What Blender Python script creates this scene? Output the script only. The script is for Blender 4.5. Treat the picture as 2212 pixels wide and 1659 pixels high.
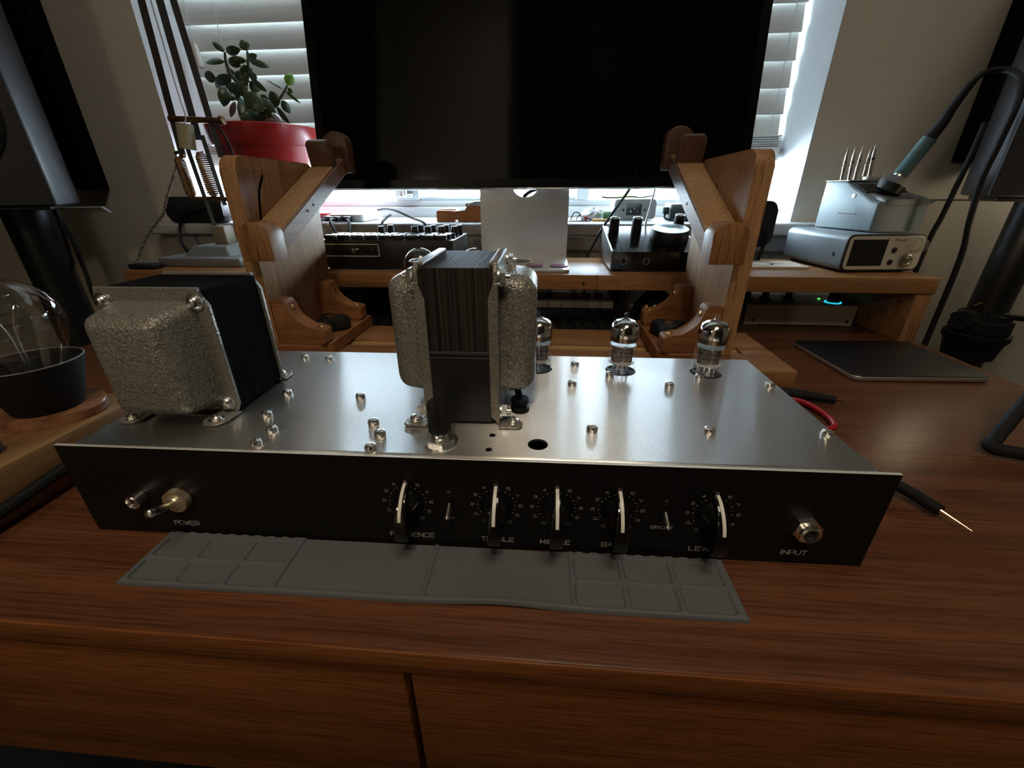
import bpy, bmesh, math, random
from mathutils import Vector, Matrix, Euler
random.seed(7)
C = bpy.context.scene.collection
PI = math.pi
SC = bpy.context.scene
for o in list(bpy.data.objects):
    bpy.data.objects.remove(o)

# ---------------------------------------------------------------- camera, world, lights, exposure
cam_d = bpy.data.cameras.new('camera')
cam_d.sensor_fit = 'HORIZONTAL'; cam_d.sensor_width = 36.0
cam_d.lens = 905.826 / 2212 * 36.0
cam_d.clip_start = 0.01; cam_d.clip_end = 100
cam = bpy.data.objects.new('camera', cam_d); C.objects.link(cam)
_r = (0.9967247, 0.08071034, -0.00507053); _u = (-0.02936179, 0.4195966, 0.90723568); _w = (-0.07535087, 0.90411533, -0.4205921)
cam.matrix_world = Matrix(((_r[0], _u[0], -_w[0], 0.0), (_r[1], _u[1], -_w[1], 0.0), (_r[2], _u[2], -_w[2], 0.190175), (0, 0, 0, 1)))
SC.camera = cam

world = bpy.data.worlds.new('overcast sky'); SC.world = world
world.use_nodes = True
bg = world.node_tree.nodes['Background']
bg.inputs[0].default_value = (0.70, 0.87, 1.0, 1); bg.inputs[1].default_value = 54.0

def light(name, kind, loc, energy, color, size=None, rot=None, **kw):
    d = bpy.data.lights.new(name, kind); d.energy = energy; d.color = color
    if kind == 'AREA':
        d.shape = 'RECTANGLE'; d.size, d.size_y = size
    elif size is not None:
        d.shadow_soft_size = size
    for k, v in kw.items(): setattr(d, k, v)
    o = bpy.data.objects.new(name, d); C.objects.link(o); o.location = loc
    if rot: o.rotation_euler = rot
    return o
# window portal: lets the sky sample through the opening (gives off no light of its own)
wp = light('window_portal', 'AREA', (-0.13, 1.06, 0.55), 1.0, (1, 1, 1), (1.3, 1.2), (-PI / 2, 0, 0))
wp.data.cycles.is_portal = True
# warm desk lamp head above the bench, out of frame
dl = light('desk_lamp_light', 'SPOT', (-0.03, -0.33, 0.84), 5.6, (1.0, 0.80, 0.56), 0.03, (0, 0, 0), spot_size=2.05, spot_blend=0.35)
# soft warm fill added near the ceiling, stands in for room bounce
rl = light('room_fill_light', 'AREA', (0.25, -0.35, 1.70), 6.5, (1.0, 0.88, 0.71), (0.5, 0.5), (0, 0, 0))
# second warm lamp low on the left, out of frame
ll = light('left_lamp_light', 'POINT', (-0.50, -0.45, 0.50), 2.1, (1.0, 0.82, 0.60), 0.035)
# small lamp beyond the right speaker
sl = light('side_lamp_light', 'POINT', (0.84, 0.74, 0.30), 0.8, (1.0, 0.86, 0.66), 0.03)
# dim unseen point light added right of the desk for a warm glint
bl_ = light('right_glint_light', 'POINT', (0.575, 0.560, 0.146), 0.10, (1.0, 0.82, 0.55), 0.014)
SC.view_settings.view_transform = 'Standard'
SC.view_settings.look = 'None'
SC.view_settings.gamma = 1.0
SC.view_settings.use_curve_mapping = False
SC.view_settings.exposure = 0.0
SC.cycles.max_bounces = 10
SC.cycles.transparent_max_bounces = 24
SC.cycles.caustics_reflective = False
SC.cycles.caustics_refractive = False
SC.cycles.sample_clamp_indirect = 20.0

# ---------------------------------------------------------------- materials
MATS = {}
def nodes_of(m):
    m.use_nodes = True
    return m.node_tree.nodes, m.node_tree.links, m.node_tree.nodes['Principled BSDF']
def texcoord(N, L, scale=(1, 1, 1), rot=(0, 0, 0)):
    tc = N.new('ShaderNodeTexCoord'); mp = N.new('ShaderNodeMapping')
    mp.inputs['Scale'].default_value = scale; mp.inputs['Rotation'].default_value = rot
    L.new(tc.outputs['Object'], mp.inputs['Vector'])
    return mp.outputs['Vector']
def noise(N, L, vec, scale, detail=3, rough=0.5, dist=0.0):
    n = N.new('ShaderNodeTexNoise'); n.inputs['Scale'].default_value = scale; n.inputs['Detail'].default_value = detail
    n.inputs['Roughness'].default_value = rough; n.inputs['Distortion'].default_value = dist
    L.new(vec, n.inputs['Vector']); return n.outputs['Fac']
def ramp(N, L, fac, stops):
    r = N.new('ShaderNodeValToRGB')
    while len(r.color_ramp.elements) < len(stops): r.color_ramp.elements.new(0.5)
    for e, (p, c) in zip(r.color_ramp.elements, stops):
        e.position = p; e.color = (*c, 1) if len(c) == 3 else c
    L.new(fac, r.inputs['Fac']); return r.outputs['Color']
def bump(N, L, fac, b, strength, dist):
    bn = N.new('ShaderNodeBump'); bn.inputs['Strength'].default_value = strength; bn.inputs['Distance'].default_value = dist
    L.new(fac, bn.inputs['Height']); L.new(bn.outputs['Normal'], b.inputs['Normal']); return bn
def mixc(N, L, fac, a, b, mode='MIX'):
    m = N.new('ShaderNodeMix'); m.data_type = 'RGBA'; m.blend_type = mode
    for sock, v in ((m.inputs[0], fac), (m.inputs[6], a), (m.inputs[7], b)):
        if hasattr(v, 'is_linked'): L.new(v, sock)
        elif isinstance(v, (int, float)): sock.default_value = v
        else: sock.default_value = (*v, 1)
    return m.outputs[2]
def plain(name, col, rough=0.5, metal=0.0, spec=0.5, grain=0.0, gscale=400, bumpd=0.0, coat=0.0):
    if name in MATS: return MATS[name]
    m = bpy.data.materials.new(name); N, L, b = nodes_of(m)
    b.inputs['Base Color'].default_value = (*col, 1); b.inputs['Roughness'].default_value = rough
    b.inputs['Metallic'].default_value = metal; b.inputs['Specular IOR Level'].default_value = spec
    b.inputs['Coat Weight'].default_value = coat
    if grain or bumpd:
        v = texcoord(N, L); f = noise(N, L, v, gscale, 4, 0.6)
        if grain:
            lo = tuple(c * (1 - grain) for c in col); hi = tuple(min(1, c * (1 + grain)) for c in col)
            L.new(ramp(N, L, f, [(0.3, lo), (0.7, hi)]), b.inputs['Base Color'])
        if bumpd: bump(N, L, f, b, 0.6, bumpd)
    MATS[name] = m; return m
def wood(name, dark, mid, lite, axis=0, fine=55, rough=0.42, pores=0.5, spec=0.4, seedrot=0.0, bumpd=0.00025, along=2.2):
    if name in MATS: return MATS[name]
    m = bpy.data.materials.new(name); N, L, b = nodes_of(m)
    sc = [fine, fine, fine]; sc[axis] = along
    v = texcoord(N, L, tuple(sc), (0, 0, seedrot))
    f1 = noise(N, L, v, 1.0, 5, 0.6, 0.6)
    sc2 = [fine * 9, fine * 9, fine * 9]; sc2[axis] = along * 14
    f2 = noise(N, L, texcoord(N, L, tuple(sc2)), 1.0, 3, 0.65)
    base = ramp(N, L, f1, [(0.30, dark), (0.50, mid), (0.72, lite)])
    pc = ramp(N, L, f2, [(0.36, (1 - pores,) * 3), (0.52, (1, 1, 1))])
    L.new(mixc(N, L, 1.0, base, pc, 'MULTIPLY'), b.inputs['Base Color'])
    b.inputs['Roughness'].default_value = rough; b.inputs['Specular IOR Level'].default_value = spec
    bump(N, L, f2, b, 0.5, bumpd)
    MATS[name] = m; return m

M_teak = wood('teak_desk', (0.088, 0.031, 0.013), (0.135, 0.050, 0.022), (0.190, 0.075, 0.034), 0, 75, 0.31, 0.40, 0.34, along=1.6)
M_teakf = wood('teak_front', (0.130, 0.042, 0.012), (0.195, 0.067, 0.020), (0.26, 0.096, 0.030), 0, 80, 0.42, 0.45, 0.28, along=1.6)
M_oakX = wood('oak_along_x', (0.21, 0.096, 0.036), (0.31, 0.150, 0.058), (0.40, 0.212, 0.09), 0, 60, 0.42, 0.3)
M_oakY = wood('oak_along_y', (0.21, 0.096, 0.036), (0.31, 0.150, 0.058), (0.40, 0.212, 0.09), 1, 60, 0.42, 0.3)
M_oakZ = wood('oak_along_z', (0.24, 0.115, 0.046), (0.37, 0.185, 0.076), (0.47, 0.26, 0.118), 2, 100, 0.5, 0.6)
M_walnutY = wood('oak_dark_arm', (0.19, 0.085, 0.04), (0.28, 0.135, 0.065), (0.35, 0.185, 0.095), 1, 95, 0.45, 0.45)
M_block = wood('oak_stop_block', (0.19, 0.085, 0.033), (0.29, 0.135, 0.052), (0.38, 0.19, 0.08), 2, 100, 0.45, 0.6)
M_walnut = wood('walnut_stop', (0.085, 0.040, 0.022), (0.125, 0.060, 0.034), (0.165, 0.085, 0.05), 2, 80, 0.42, 0.4)
M_brack = wood('cherry_bracket', (0.19, 0.076, 0.027), (0.27, 0.115, 0.042), (0.34, 0.155, 0.06), 0, 70, 0.56, 0.3, 0.25)
M_strip = wood('pale_slot_wood', (0.38, 0.22, 0.09), (0.50, 0.31, 0.13), (0.60, 0.40, 0.18), 0, 80, 0.5, 0.2)
M_board = wood('pine_board', (0.17, 0.085, 0.032), (0.24, 0.13, 0.05), (0.31, 0.18, 0.074), 1, 55, 0.45, 0.2)
M_olive = wood('olive_coaster', (0.11, 0.04, 0.018), (0.24, 0.105, 0.05), (0.36, 0.18, 0.09), 1, 110, 0.4, 0.25, along=14)
def cork():
    m = bpy.data.materials.new('cork'); N, L, b = nodes_of(m)
    v = texcoord(N, L); f = noise(N, L, v, 420, 4, 0.7); g = noise(N, L, v, 1100, 2, 0.6)
    c = ramp(N, L, f, [(0.32, (0.20, 0.095, 0.034)), (0.5, (0.36, 0.20, 0.082)), (0.72, (0.47, 0.285, 0.13))])
    L.new(c, b.inputs['Base Color']); b.inputs['Roughness'].default_value = 0.85; bump(N, L, g, b, 0.7, 0.0006)
    return m
M_cork = cork()
def hammer(name, c0, c1, rough, scale=430, bd=0.0010):
    m = bpy.data.materials.new(name); N, L, b = nodes_of(m)
    v = texcoord(N, L); vo = N.new('ShaderNodeTexVoronoi'); vo.feature = 'SMOOTH_F1'; vo.inputs['Scale'].default_value = scale
    vo.inputs['Smoothness'].default_value = 0.6; nz = N.new('ShaderNodeTexNoise'); nz.inputs['Scale'].default_value = scale * 0.8; nz.inputs['Detail'].default_value = 1.0
    vm = N.new('ShaderNodeMix'); vm.data_type = 'VECTOR'; vm.inputs[0].default_value = 0.0030
    L.new(v, nz.inputs['Vector']); L.new(v, vm.inputs[4]); L.new(nz.outputs['Color'], vm.inputs[5]); L.new(vm.outputs[1], vo.inputs['Vector'])
    f = vo.outputs['Distance']
    L.new(ramp(N, L, f, [(0.25, c1), (0.75, c0)]), b.inputs['Base Color'])
    b.inputs['Metallic'].default_value = 0.35; b.inputs['Roughness'].default_value = rough
    r = ramp(N, L, f, [(0.05, (1, 1, 1)), (0.85, (0, 0, 0))])
    bump(N, L, r, b, 0.85, bd)
    return m
M_hammer = hammer('hammertone_grey', (0.20, 0.193, 0.168), (0.33, 0.318, 0.275), 0.25, 680, 0.00042)
M_flange = hammer('hammertone_flange', (0.20, 0.19, 0.165), (0.30, 0.285, 0.245), 0.28, 820, 0.00022)
def lam(name, axis, col, ro=0.55, sp=0.16):
    m = bpy.data.materials.new(name); N, L, b = nodes_of(m)
    sc = [6, 6, 6]; sc[axis] = 1500
    f = noise(N, L, texcoord(N, L, tuple(sc)), 1.0, 2, 0.5)
    L.new(ramp(N, L, f, [(0.38, tuple(c * 0.4 for c in col)), (0.62, tuple(c * 1.9 for c in col))]), b.inputs['Base Color'])
    b.inputs['Roughness'].default_value = ro; b.inputs['Metallic'].default_value = 0.0; b.inputs['Specular IOR Level'].default_value = sp
    bump(N, L, f, b, 0.8, 0.0005)
    return m
M_lamU = lam('laminations_u', 0, (0.026, 0.022, 0.018))
M_lamV = lam('laminations_v', 1, (0.0042, 0.0038, 0.0036), 0.85, 0.04)
def alu(name, col, rough, aniso=0.0):
    m = bpy.data.materials.new(name); N, L, b = nodes_of(m)
    v = texcoord(N, L); f = noise(N, L, v, 520, 3, 0.6); g = noise(N, L, texcoord(N, L, (30, 900, 900)), 1.0, 2, 0.6)
    big = noise(N, L, v, 14, 4, 0.55)
    L.new(ramp(N, L, f, [(0.3, tuple(c * 0.90 for c in col)), (0.7, col)]), b.inputs['Base Color'])
    b.inputs['Metallic'].default_value = 1.0
    mr = N.new('ShaderNodeMapRange'); mr.inputs[1].default_value = 0.25; mr.inputs[2].default_value = 0.75
    mr.inputs[3].default_value = rough * 0.85; mr.inputs[4].default_value = rough * 1.2
    L.new(big, mr.inputs[0]); L.new(mr.outputs[0], b.inputs['Roughness'])
    mx = N.new('ShaderNodeMath'); mx.operation = 'ADD'; L.new(f, mx.inputs[0]); L.new(g, mx.inputs[1])
    bump(N, L, mx.outputs[0], b, 0.22, 0.00012)
    if aniso:
        b.inputs['Anisotropic'].default_value = aniso
        tg = N.new('ShaderNodeCombineXYZ'); tg.inputs[0].default_value = -0.01366; tg.inputs[1].default_value = 1.0
        L.new(tg.outputs[0], b.inputs['Tangent'])
        b2 = N.new('ShaderNodeBsdfPrincipled'); b2.inputs['Metallic'].default_value = 1.0; b2.inputs['Roughness'].default_value = 0.52
        L.new(b.inputs['Base Color'].links[0].from_socket, b2.inputs['Base Color']); L.new(b.inputs['Normal'].links[0].from_socket, b2.inputs['Normal'])
        ms = N.new('ShaderNodeMixShader'); ms.inputs[0].default_value = 0.16
        L.new(b.outputs[0], ms.inputs[1]); L.new(b2.outputs[0], ms.inputs[2]); L.new(ms.outputs[0], N['Material Output'].inputs['Surface'])
    return m
M_alu = alu('mill_aluminium', (0.83, 0.83, 0.82), 0.32, 1.0)
M_alu2 = plain('satin_aluminium', (0.72, 0.72, 0.71), 0.32, 1.0)
M_chrome = plain('nickel_plate', (0.86, 0.83, 0.78), 0.24, 1.0)
M_zinc = plain('zinc_plate', (0.72, 0.73, 0.72), 0.26, 1.0, grain=0.1)
M_brass = plain('brass', (0.72, 0.47, 0.17), 0.26, 1.0)
M_dbrass = plain('aged_brass', (0.22, 0.13, 0.06), 0.40, 0.9)
M_gold = plain('gold_tip', (0.86, 0.60, 0.36), 0.25, 1.0)
M_panel = plain('black_anodised_panel', (0.0062, 0.0052, 0.0048), 0.5, 0.0, 0.25, bumpd=0.00002, gscale=1500)
M_edge = plain('bare_panel_edge', (0.72, 0.70, 0.65), 0.5, 0.5)
M_print = plain('white_print', (0.55, 0.54, 0.50), 0.6)
M_printd = plain('dim_print', (0.42, 0.41, 0.385), 0.6)
M_gloss = plain('gloss_black', (0.006, 0.006, 0.006), 0.10, 0.0, 0.55)
M_white = plain('white_plastic', (0.78, 0.77, 0.74), 0.4)
M_satin = plain('satin_black', (0.012, 0.012, 0.012), 0.42, 0.0, 0.45)
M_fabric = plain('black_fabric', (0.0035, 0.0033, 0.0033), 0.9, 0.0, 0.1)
M_matte = plain('matte_black', (0.010, 0.0098, 0.0095), 0.75, 0.0, 0.3)
M_rub = plain('black_rubber', (0.010, 0.010, 0.010), 0.62, 0.0, 0.22)
M_mat = plain('grey_silicone', (0.122, 0.130, 0.138), 0.62, 0.0, 0.35, grain=0.10, gscale=900, bumpd=0.00004)
M_red = plain('red_plastic', (0.36, 0.022, 0.020), 0.28)
M_redw = plain('red_wire', (0.40, 0.012, 0.02), 0.4)
M_wall = plain('painted_wall', (0.58, 0.545, 0.465), 0.85, 0, 0.2, grain=0.02, gscale=60, bumpd=0.0002)
M_trim = plain('white_gloss_paint', (0.52, 0.53, 0.535), 0.45, bumpd=0.0002, gscale=40)
M_ceil = plain('ceiling_paint', (0.62, 0.60, 0.55), 0.9, 0, 0.2)
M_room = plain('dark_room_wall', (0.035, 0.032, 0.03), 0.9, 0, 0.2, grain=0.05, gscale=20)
M_reflection_door = plain('reflection_door_pale', (0.80, 0.76, 0.62), 0.6)
M_floor = plain('dark_carpet', (0.02, 0.018, 0.02), 0.95, grain=0.5, gscale=300)
M_leaf = None
def leafmat(name, col, tr):
    m = bpy.data.materials.new(name); N, L, b = nodes_of(m)
    v = texcoord(N, L); f = noise(N, L, v, 160, 3, 0.6)
    L.new(ramp(N, L, f, [(0.3, tuple(c * 0.75 for c in col)), (0.7, tuple(c * 1.2 for c in col))]), b.inputs['Base Color'])
    b.inputs['Roughness'].default_value = 0.32
    b.inputs['Transmission Weight'].default_value = 0.0
    b.inputs['Subsurface Weight'].default_value = tr; b.inputs['Subsurface Radius'].default_value = (0.004, 0.008, 0.002)
    b.inputs['Subsurface Scale'].default_value = 1.0
    return m
M_leaf = leafmat('jade_leaf', (0.055, 0.085, 0.048), 0.12)
M_leafb = leafmat('young_jade_leaf', (0.13, 0.24, 0.03), 0.4)
M_leafr = leafmat('dry_jade_leaf', (0.10, 0.055, 0.04), 0.1)
M_stem = plain('jade_stem', (0.05, 0.055, 0.03), 0.6, grain=0.3, gscale=200)
M_soil = plain('potting_soil', (0.03, 0.02, 0.014), 0.95, grain=0.6, gscale=250, bumpd=0.002)
def glass(name, tint=(1, 1, 1), base=0.0, rough=0.02):
    m = bpy.data.materials.new(name); m.use_nodes = True
    N, L = m.node_tree.nodes, m.node_tree.links
    N.remove(N['Principled BSDF']); out = N['Material Output']
    t = N.new('ShaderNodeBsdfTransparent'); t.inputs[0].default_value = (*tint, 1)
    g = N.new('ShaderNodeBsdfGlossy'); g.inputs['Roughness'].default_value = rough; g.inputs[0].default_value = (1, 1, 1, 1)
    fr = N.new('ShaderNodeFresnel')
    ge = N.new('ShaderNodeNewGeometry'); mr = N.new('ShaderNodeMapRange')   # same reflectance from both sides of the thin wall
    mr.inputs[3].default_value = 1.5; mr.inputs[4].default_value = 1 / 1.5
    L.new(ge.outputs['Backfacing'], mr.inputs[0]); L.new(mr.outputs[0], fr.inputs['IOR'])
    mx = N.new('ShaderNodeMixShader')
    if base:
        a = N.new('ShaderNodeMath'); a.operation = 'ADD'; a.inputs[1].default_value = base; a.use_clamp = True
        L.new(fr.outputs[0], a.inputs[0]); L.new(a.outputs[0], mx.inputs[0])
    else: L.new(fr.outputs[0], mx.inputs[0])
    L.new(t.outputs[0], mx.inputs[1]); L.new(g.outputs[0], mx.inputs[2]); L.new(mx.outputs[0], out.inputs['Surface'])
    return m
M_glass = glass('tube_glass', (0.97, 0.975, 0.98), 0.03)
M_pane = glass('window_glass', (0.97, 0.99, 1.0))
M_bulb = glass('bulb_glass', (0.96, 0.96, 0.95), 0.03)
M_screen = plain('screen_glass', (0.0022, 0.0022, 0.0022), 0.07, 0.0, 0.42)
def slatmat():
    m = bpy.data.materials.new('blind_slat'); N, L, b = nodes_of(m)
    v = texcoord(N, L, (5, 420, 420)); f = noise(N, L, v, 1.0, 2, 0.5)
    c = ramp(N, L, f, [(0.3, (0.47, 0.46, 0.43)), (0.6, (0.54, 0.53, 0.50))])
    L.new(c, b.inputs['Base Color']); b.inputs['Roughness'].default_value = 0.55
    bump(N, L, f, b, 0.4, 0.0003)
    tr = N.new('ShaderNodeBsdfTranslucent'); tr.inputs[0].default_value = (0.80, 0.77, 0.70, 1)
    mx = N.new('ShaderNodeMixShader'); mx.inputs[0].default_value = 0.009
    L.new(b.outputs[0], mx.inputs[1]); L.new(tr.outputs[0], mx.inputs[2])
    L.new(mx.outputs[0], N['Material Output'].inputs['Surface'])
    return m
M_slat = slatmat()
def emit(name, col, s):
    m = bpy.data.materials.new(name); N, L, b = nodes_of(m)
    b.inputs['Base Color'].default_value = (*col, 1); b.inputs['Emission Color'].default_value = (*col, 1); b.inputs['Emission Strength'].default_value = s
    return m
M_cyan = emit('cyan_ring_light', (0.03, 0.75, 0.95), 1.0)
M_green = emit('green_led', (0.10, 0.9, 0.12), 1.4)
M_bluedot = emit('blue_knob_led', (0.10, 0.62, 0.80), 0.7)

# ---------------------------------------------------------------- geometry helpers
def NB(): return bmesh.new()
def _tf(bm, verts, M):
    if M is not None: bmesh.ops.transform(bm, matrix=M, verts=verts)
def box(bm, x0, x1, y0, y1, z0, z1, r=0.0, seg=2, M=None):
    T = Matrix.Translation(((x0 + x1) / 2, (y0 + y1) / 2, (z0 + z1) / 2)) @ Matrix.Diagonal((abs(x1 - x0), abs(y1 - y0), abs(z1 - z0), 1))
    if M is not None: T = M @ T
    vs = bmesh.ops.create_cube(bm, size=1.0, matrix=T)['verts']
    if r:
        es = {e for v in vs for e in v.link_edges}
        bmesh.ops.bevel(bm, geom=list(es), offset=r, segments=seg, profile=0.5, affect='EDGES')
    return bm
def basis(d):
    d = Vector(d).normalized()
    a = Vector((0, 0, 1)) if abs(d.z) < 0.9 else Vector((1, 0, 0))
    x = a.cross(d).normalized(); y = d.cross(x)
    return Matrix((x, y, d)).transposed()
def lathe(bm, prof, o=(0, 0, 0), axis=(0, 0, 1), n=24, squash=None):
    B = basis(axis); o = Vector(o); rings = []
    for r, z in prof:
        if r < 1e-7: rings.append([bm.verts.new(o + B @ Vector((0, 0, z)))])
        else: rings.append([bm.verts.new(o + B @ Vector((r * math.cos(2 * PI * k / n), r * math.sin(2 * PI * k / n), z))) for k in range(n)])
    for a, b in zip(rings, rings[1:]):
        for k in range(n):
            k2 = (k + 1) % n
            if len(a) == 1 and len(b) == 1: continue
            if len(a) == 1: bm.faces.new((a[0], b[k2], b[k]))
            elif len(b) == 1: bm.faces.new((a[k], a[k2], b[0]))
            else: bm.faces.new((a[k], a[k2], b[k2], b[k]))
    return bm
def cyl(bm, p0, p1, r0, r1=None, n=20):
    p0, p1 = Vector(p0), Vector(p1); h = (p1 - p0).length
    r1 = r0 if r1 is None else r1
    return lathe(bm, [(0, 0), (r0, 0), (r1, h), (0, h)], p0, p1 - p0, n)
def smooth_path(pts, k=6):
    pts = [Vector(p) for p in pts]
    if len(pts) < 3: return pts
    P = [pts[0] * 2 - pts[1]] + pts + [pts[-1] * 2 - pts[-2]]; out = []
    for i in range(1, len(P) - 2):
        for j in range(k):
            t = j / k; a, b, c, d = P[i - 1], P[i], P[i + 1], P[i + 2]
            out.append(0.5 * ((2 * b) + (c - a) * t + (2 * a - 5 * b + 4 * c - d) * t * t + (3 * b - a - 3 * c + d) * t ** 3))
    out.append(pts[-1]); return out
def tube(bm, pts, r, n=8, k=6, smooth=True):
    P = smooth_path(pts, k) if smooth else [Vector(p) for p in pts]
    rr = r if isinstance(r, (list, tuple)) else None
    d = (P[1] - P[0]).normalized(); x = basis(d).col[0].copy(); rings = []
    for i, p in enumerate(P):
        t = (P[min(i + 1, len(P) - 1)] - P[max(i - 1, 0)])
        if t.length < 1e-9: t = d
        d = t.normalized(); x = (x - d * x.dot(d)).normalized(); y = d.cross(x)
        q = r if rr is None else rr[0] + (rr[1] - rr[0]) * i / (len(P) - 1)
        rings.append([bm.verts.new(p + x * (q * math.cos(2 * PI * a / n)) + y * (q * math.sin(2 * PI * a / n))) for a in range(n)])
    for a, b in zip(rings, rings[1:]):
        for j in range(n): bm.faces.new((a[j], a[(j + 1) % n], b[(j + 1) % n], b[j]))
    bm.faces.new(rings[0][::-1]); bm.faces.new(rings[-1])
    return bm
def prism(bm, poly, axis, a0, a1, r=0.0, seg=2, M=None):
    """poly in the two remaining axes (x: (y,z), y: (x,z), z: (x,y))"""
    def P(p, a):
        if axis == 'x': return (a, p[0], p[1])
        if axis == 'y': return (p[0], a, p[1])
        return (p[0], p[1], a)
    A = [bm.verts.new(P(p, a0)) for p in poly]; B = [bm.verts.new(P(p, a1)) for p in poly]
    f0 = bm.faces.new(A[::-1]); f1 = bm.faces.new(B); n = len(poly); fs = [f0, f1]
    for i in range(n): fs.append(bm.faces.new((A[i], A[(i + 1) % n], B[(i + 1) % n], B[i])))
    if M is not None: bmesh.ops.transform(bm, matrix=M, verts=A + B)
    if r:
        es = list(f0.edges) + list(f1.edges)
        bmesh.ops.bevel(bm, geom=es, offset=r, segments=seg, profile=0.5, affect='EDGES')
    return bm
def rrect(w, h, r, n=5, cx=0.0, cy=0.0):
    """rounded rectangle outline"""
    out = []
    for sx, sy, a0 in ((1, 1, 0), (-1, 1, 90), (-1, -1, 180), (1, -1, 270)):
        for k in range(n + 1):
            a = math.radians(a0 + 90 * k / n)
            out.append((cx + sx * (w / 2 - r) + r * math.cos(a), cy + sy * (h / 2 - r) + r * math.sin(a)))
    return out
def circle(r, n=28, cx=0.0, cy=0.0):
    return [(cx + r * math.cos(2 * PI * k / n), cy + r * math.sin(2 * PI * k / n)) for k in range(n)]
def plate(outer, holes, thick, M=None):
    """flat plate in XY with real holes, z 0..thick"""
    cu = bpy.data.curves.new('outline', 'CURVE'); cu.dimensions = '2D'; cu.fill_mode = 'BOTH'; cu.extrude = thick / 2
    for loop in [outer] + holes:
        s = cu.splines.new('POLY'); s.points.add(len(loop) - 1); s.use_cyclic_u = True
        for p, q in zip(s.points, loop): p.co = (q[0], q[1], 0, 1)
    o = bpy.data.objects.new('outline', cu); C.objects.link(o)
    me = bpy.data.meshes.new_from_object(o)
    bpy.data.objects.remove(o); bpy.data.curves.remove(cu)
    bm = bmesh.new(); bm.from_mesh(me); bpy.data.meshes.remove(me)
    bmesh.ops.remove_doubles(bm, verts=bm.verts, dist=1e-6)
    bmesh.ops.translate(bm, verts=bm.verts, vec=(0, 0, thick / 2))
    if M is not None: bmesh.ops.transform(bm, matrix=M, verts=bm.verts)
    return bm

INV = {}
def thing(name, label, cat, loc=(0, 0, 0), rz=0.0, group=None, M=None):
    o = bpy.data.objects.new(name, None); C.objects.link(o); o.empty_display_size = 0.02
    o.location = loc; o.rotation_euler = (0, 0, rz)
    o['label'] = label; o['category'] = cat
    if group: o['group'] = group
    INV[o.name] = (Matrix.Translation(loc) @ Matrix.Rotation(rz, 4, 'Z')).inverted()
    return o
def mesh_of(name, bm, m, angle=35):
    bmesh.ops.recalc_face_normals(bm, faces=bm.faces)
    me = bpy.data.meshes.new(name); bm.to_mesh(me); bm.free()
    if m is not None:
        for mm in (m if isinstance(m, (list, tuple)) else [m]): me.materials.append(mm)
    me.shade_smooth(); me.set_sharp_from_angle(angle=math.radians(angle))
    return me
def part(name, bm, m, parent, loc=None, local=False, label=None, angle=35, rot=None):
    """one mesh object under parent; coordinates of bm are world ones unless local (or parent has its own frame)"""
    inv = INV[parent.name] if not local else Matrix.Identity(4)
    if isinstance(bm, bpy.types.Mesh): me = bm
    else:
        if loc is None: bmesh.ops.transform(bm, matrix=inv, verts=bm.verts)
        me = mesh_of(name, bm, m, angle)
    o = bpy.data.objects.new(name, me); C.objects.link(o); o.parent = parent
    if loc is not None:
        o.location = inv @ Vector(loc); INV[o.name] = Matrix.Identity(4)
        if rot: o.rotation_euler = rot
    else: INV[o.name] = inv
    if label: o['label'] = label
    return o
def single(name, bm, m, label, cat, group=None, angle=35):
    o0 = None
    bm.verts.ensure_lookup_table()
    xs = [v.co for v in bm.verts]
    base = Vector((sum(v.x for v in xs) / len(xs), sum(v.y for v in xs) / len(xs), min(v.z for v in xs)))
    bmesh.ops.translate(bm, verts=bm.verts, vec=-base)
    o = bpy.data.objects.new(name, mesh_of(name, bm, m, angle)); C.objects.link(o); o.location = base
    o['label'] = label; o['category'] = cat
    if group: o['group'] = group
    INV[o.name] = Matrix.Translation(base).inverted()
    return o
def struct(name, bm, m, parent=None):
    if parent: return part(name, bm, m, parent)
    o = bpy.data.objects.new(name, mesh_of(name, bm, m)); C.objects.link(o); o['kind'] = 'structure'
    INV[o.name] = Matrix.Identity(4); return o
def dup(root, loc=None, label=None, rz=None):
    c = root.copy(); C.objects.link(c)
    if loc is not None: c.location = loc
    if rz is not None: c.rotation_euler = (0, 0, rz)
    if label: c['label'] = label
    for ch in list(root.children):
        d = ch.copy(); C.objects.link(d); d.parent = c
        for g in list(ch.children):
            e = g.copy(); C.objects.link(e); e.parent = d
    return c

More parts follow.
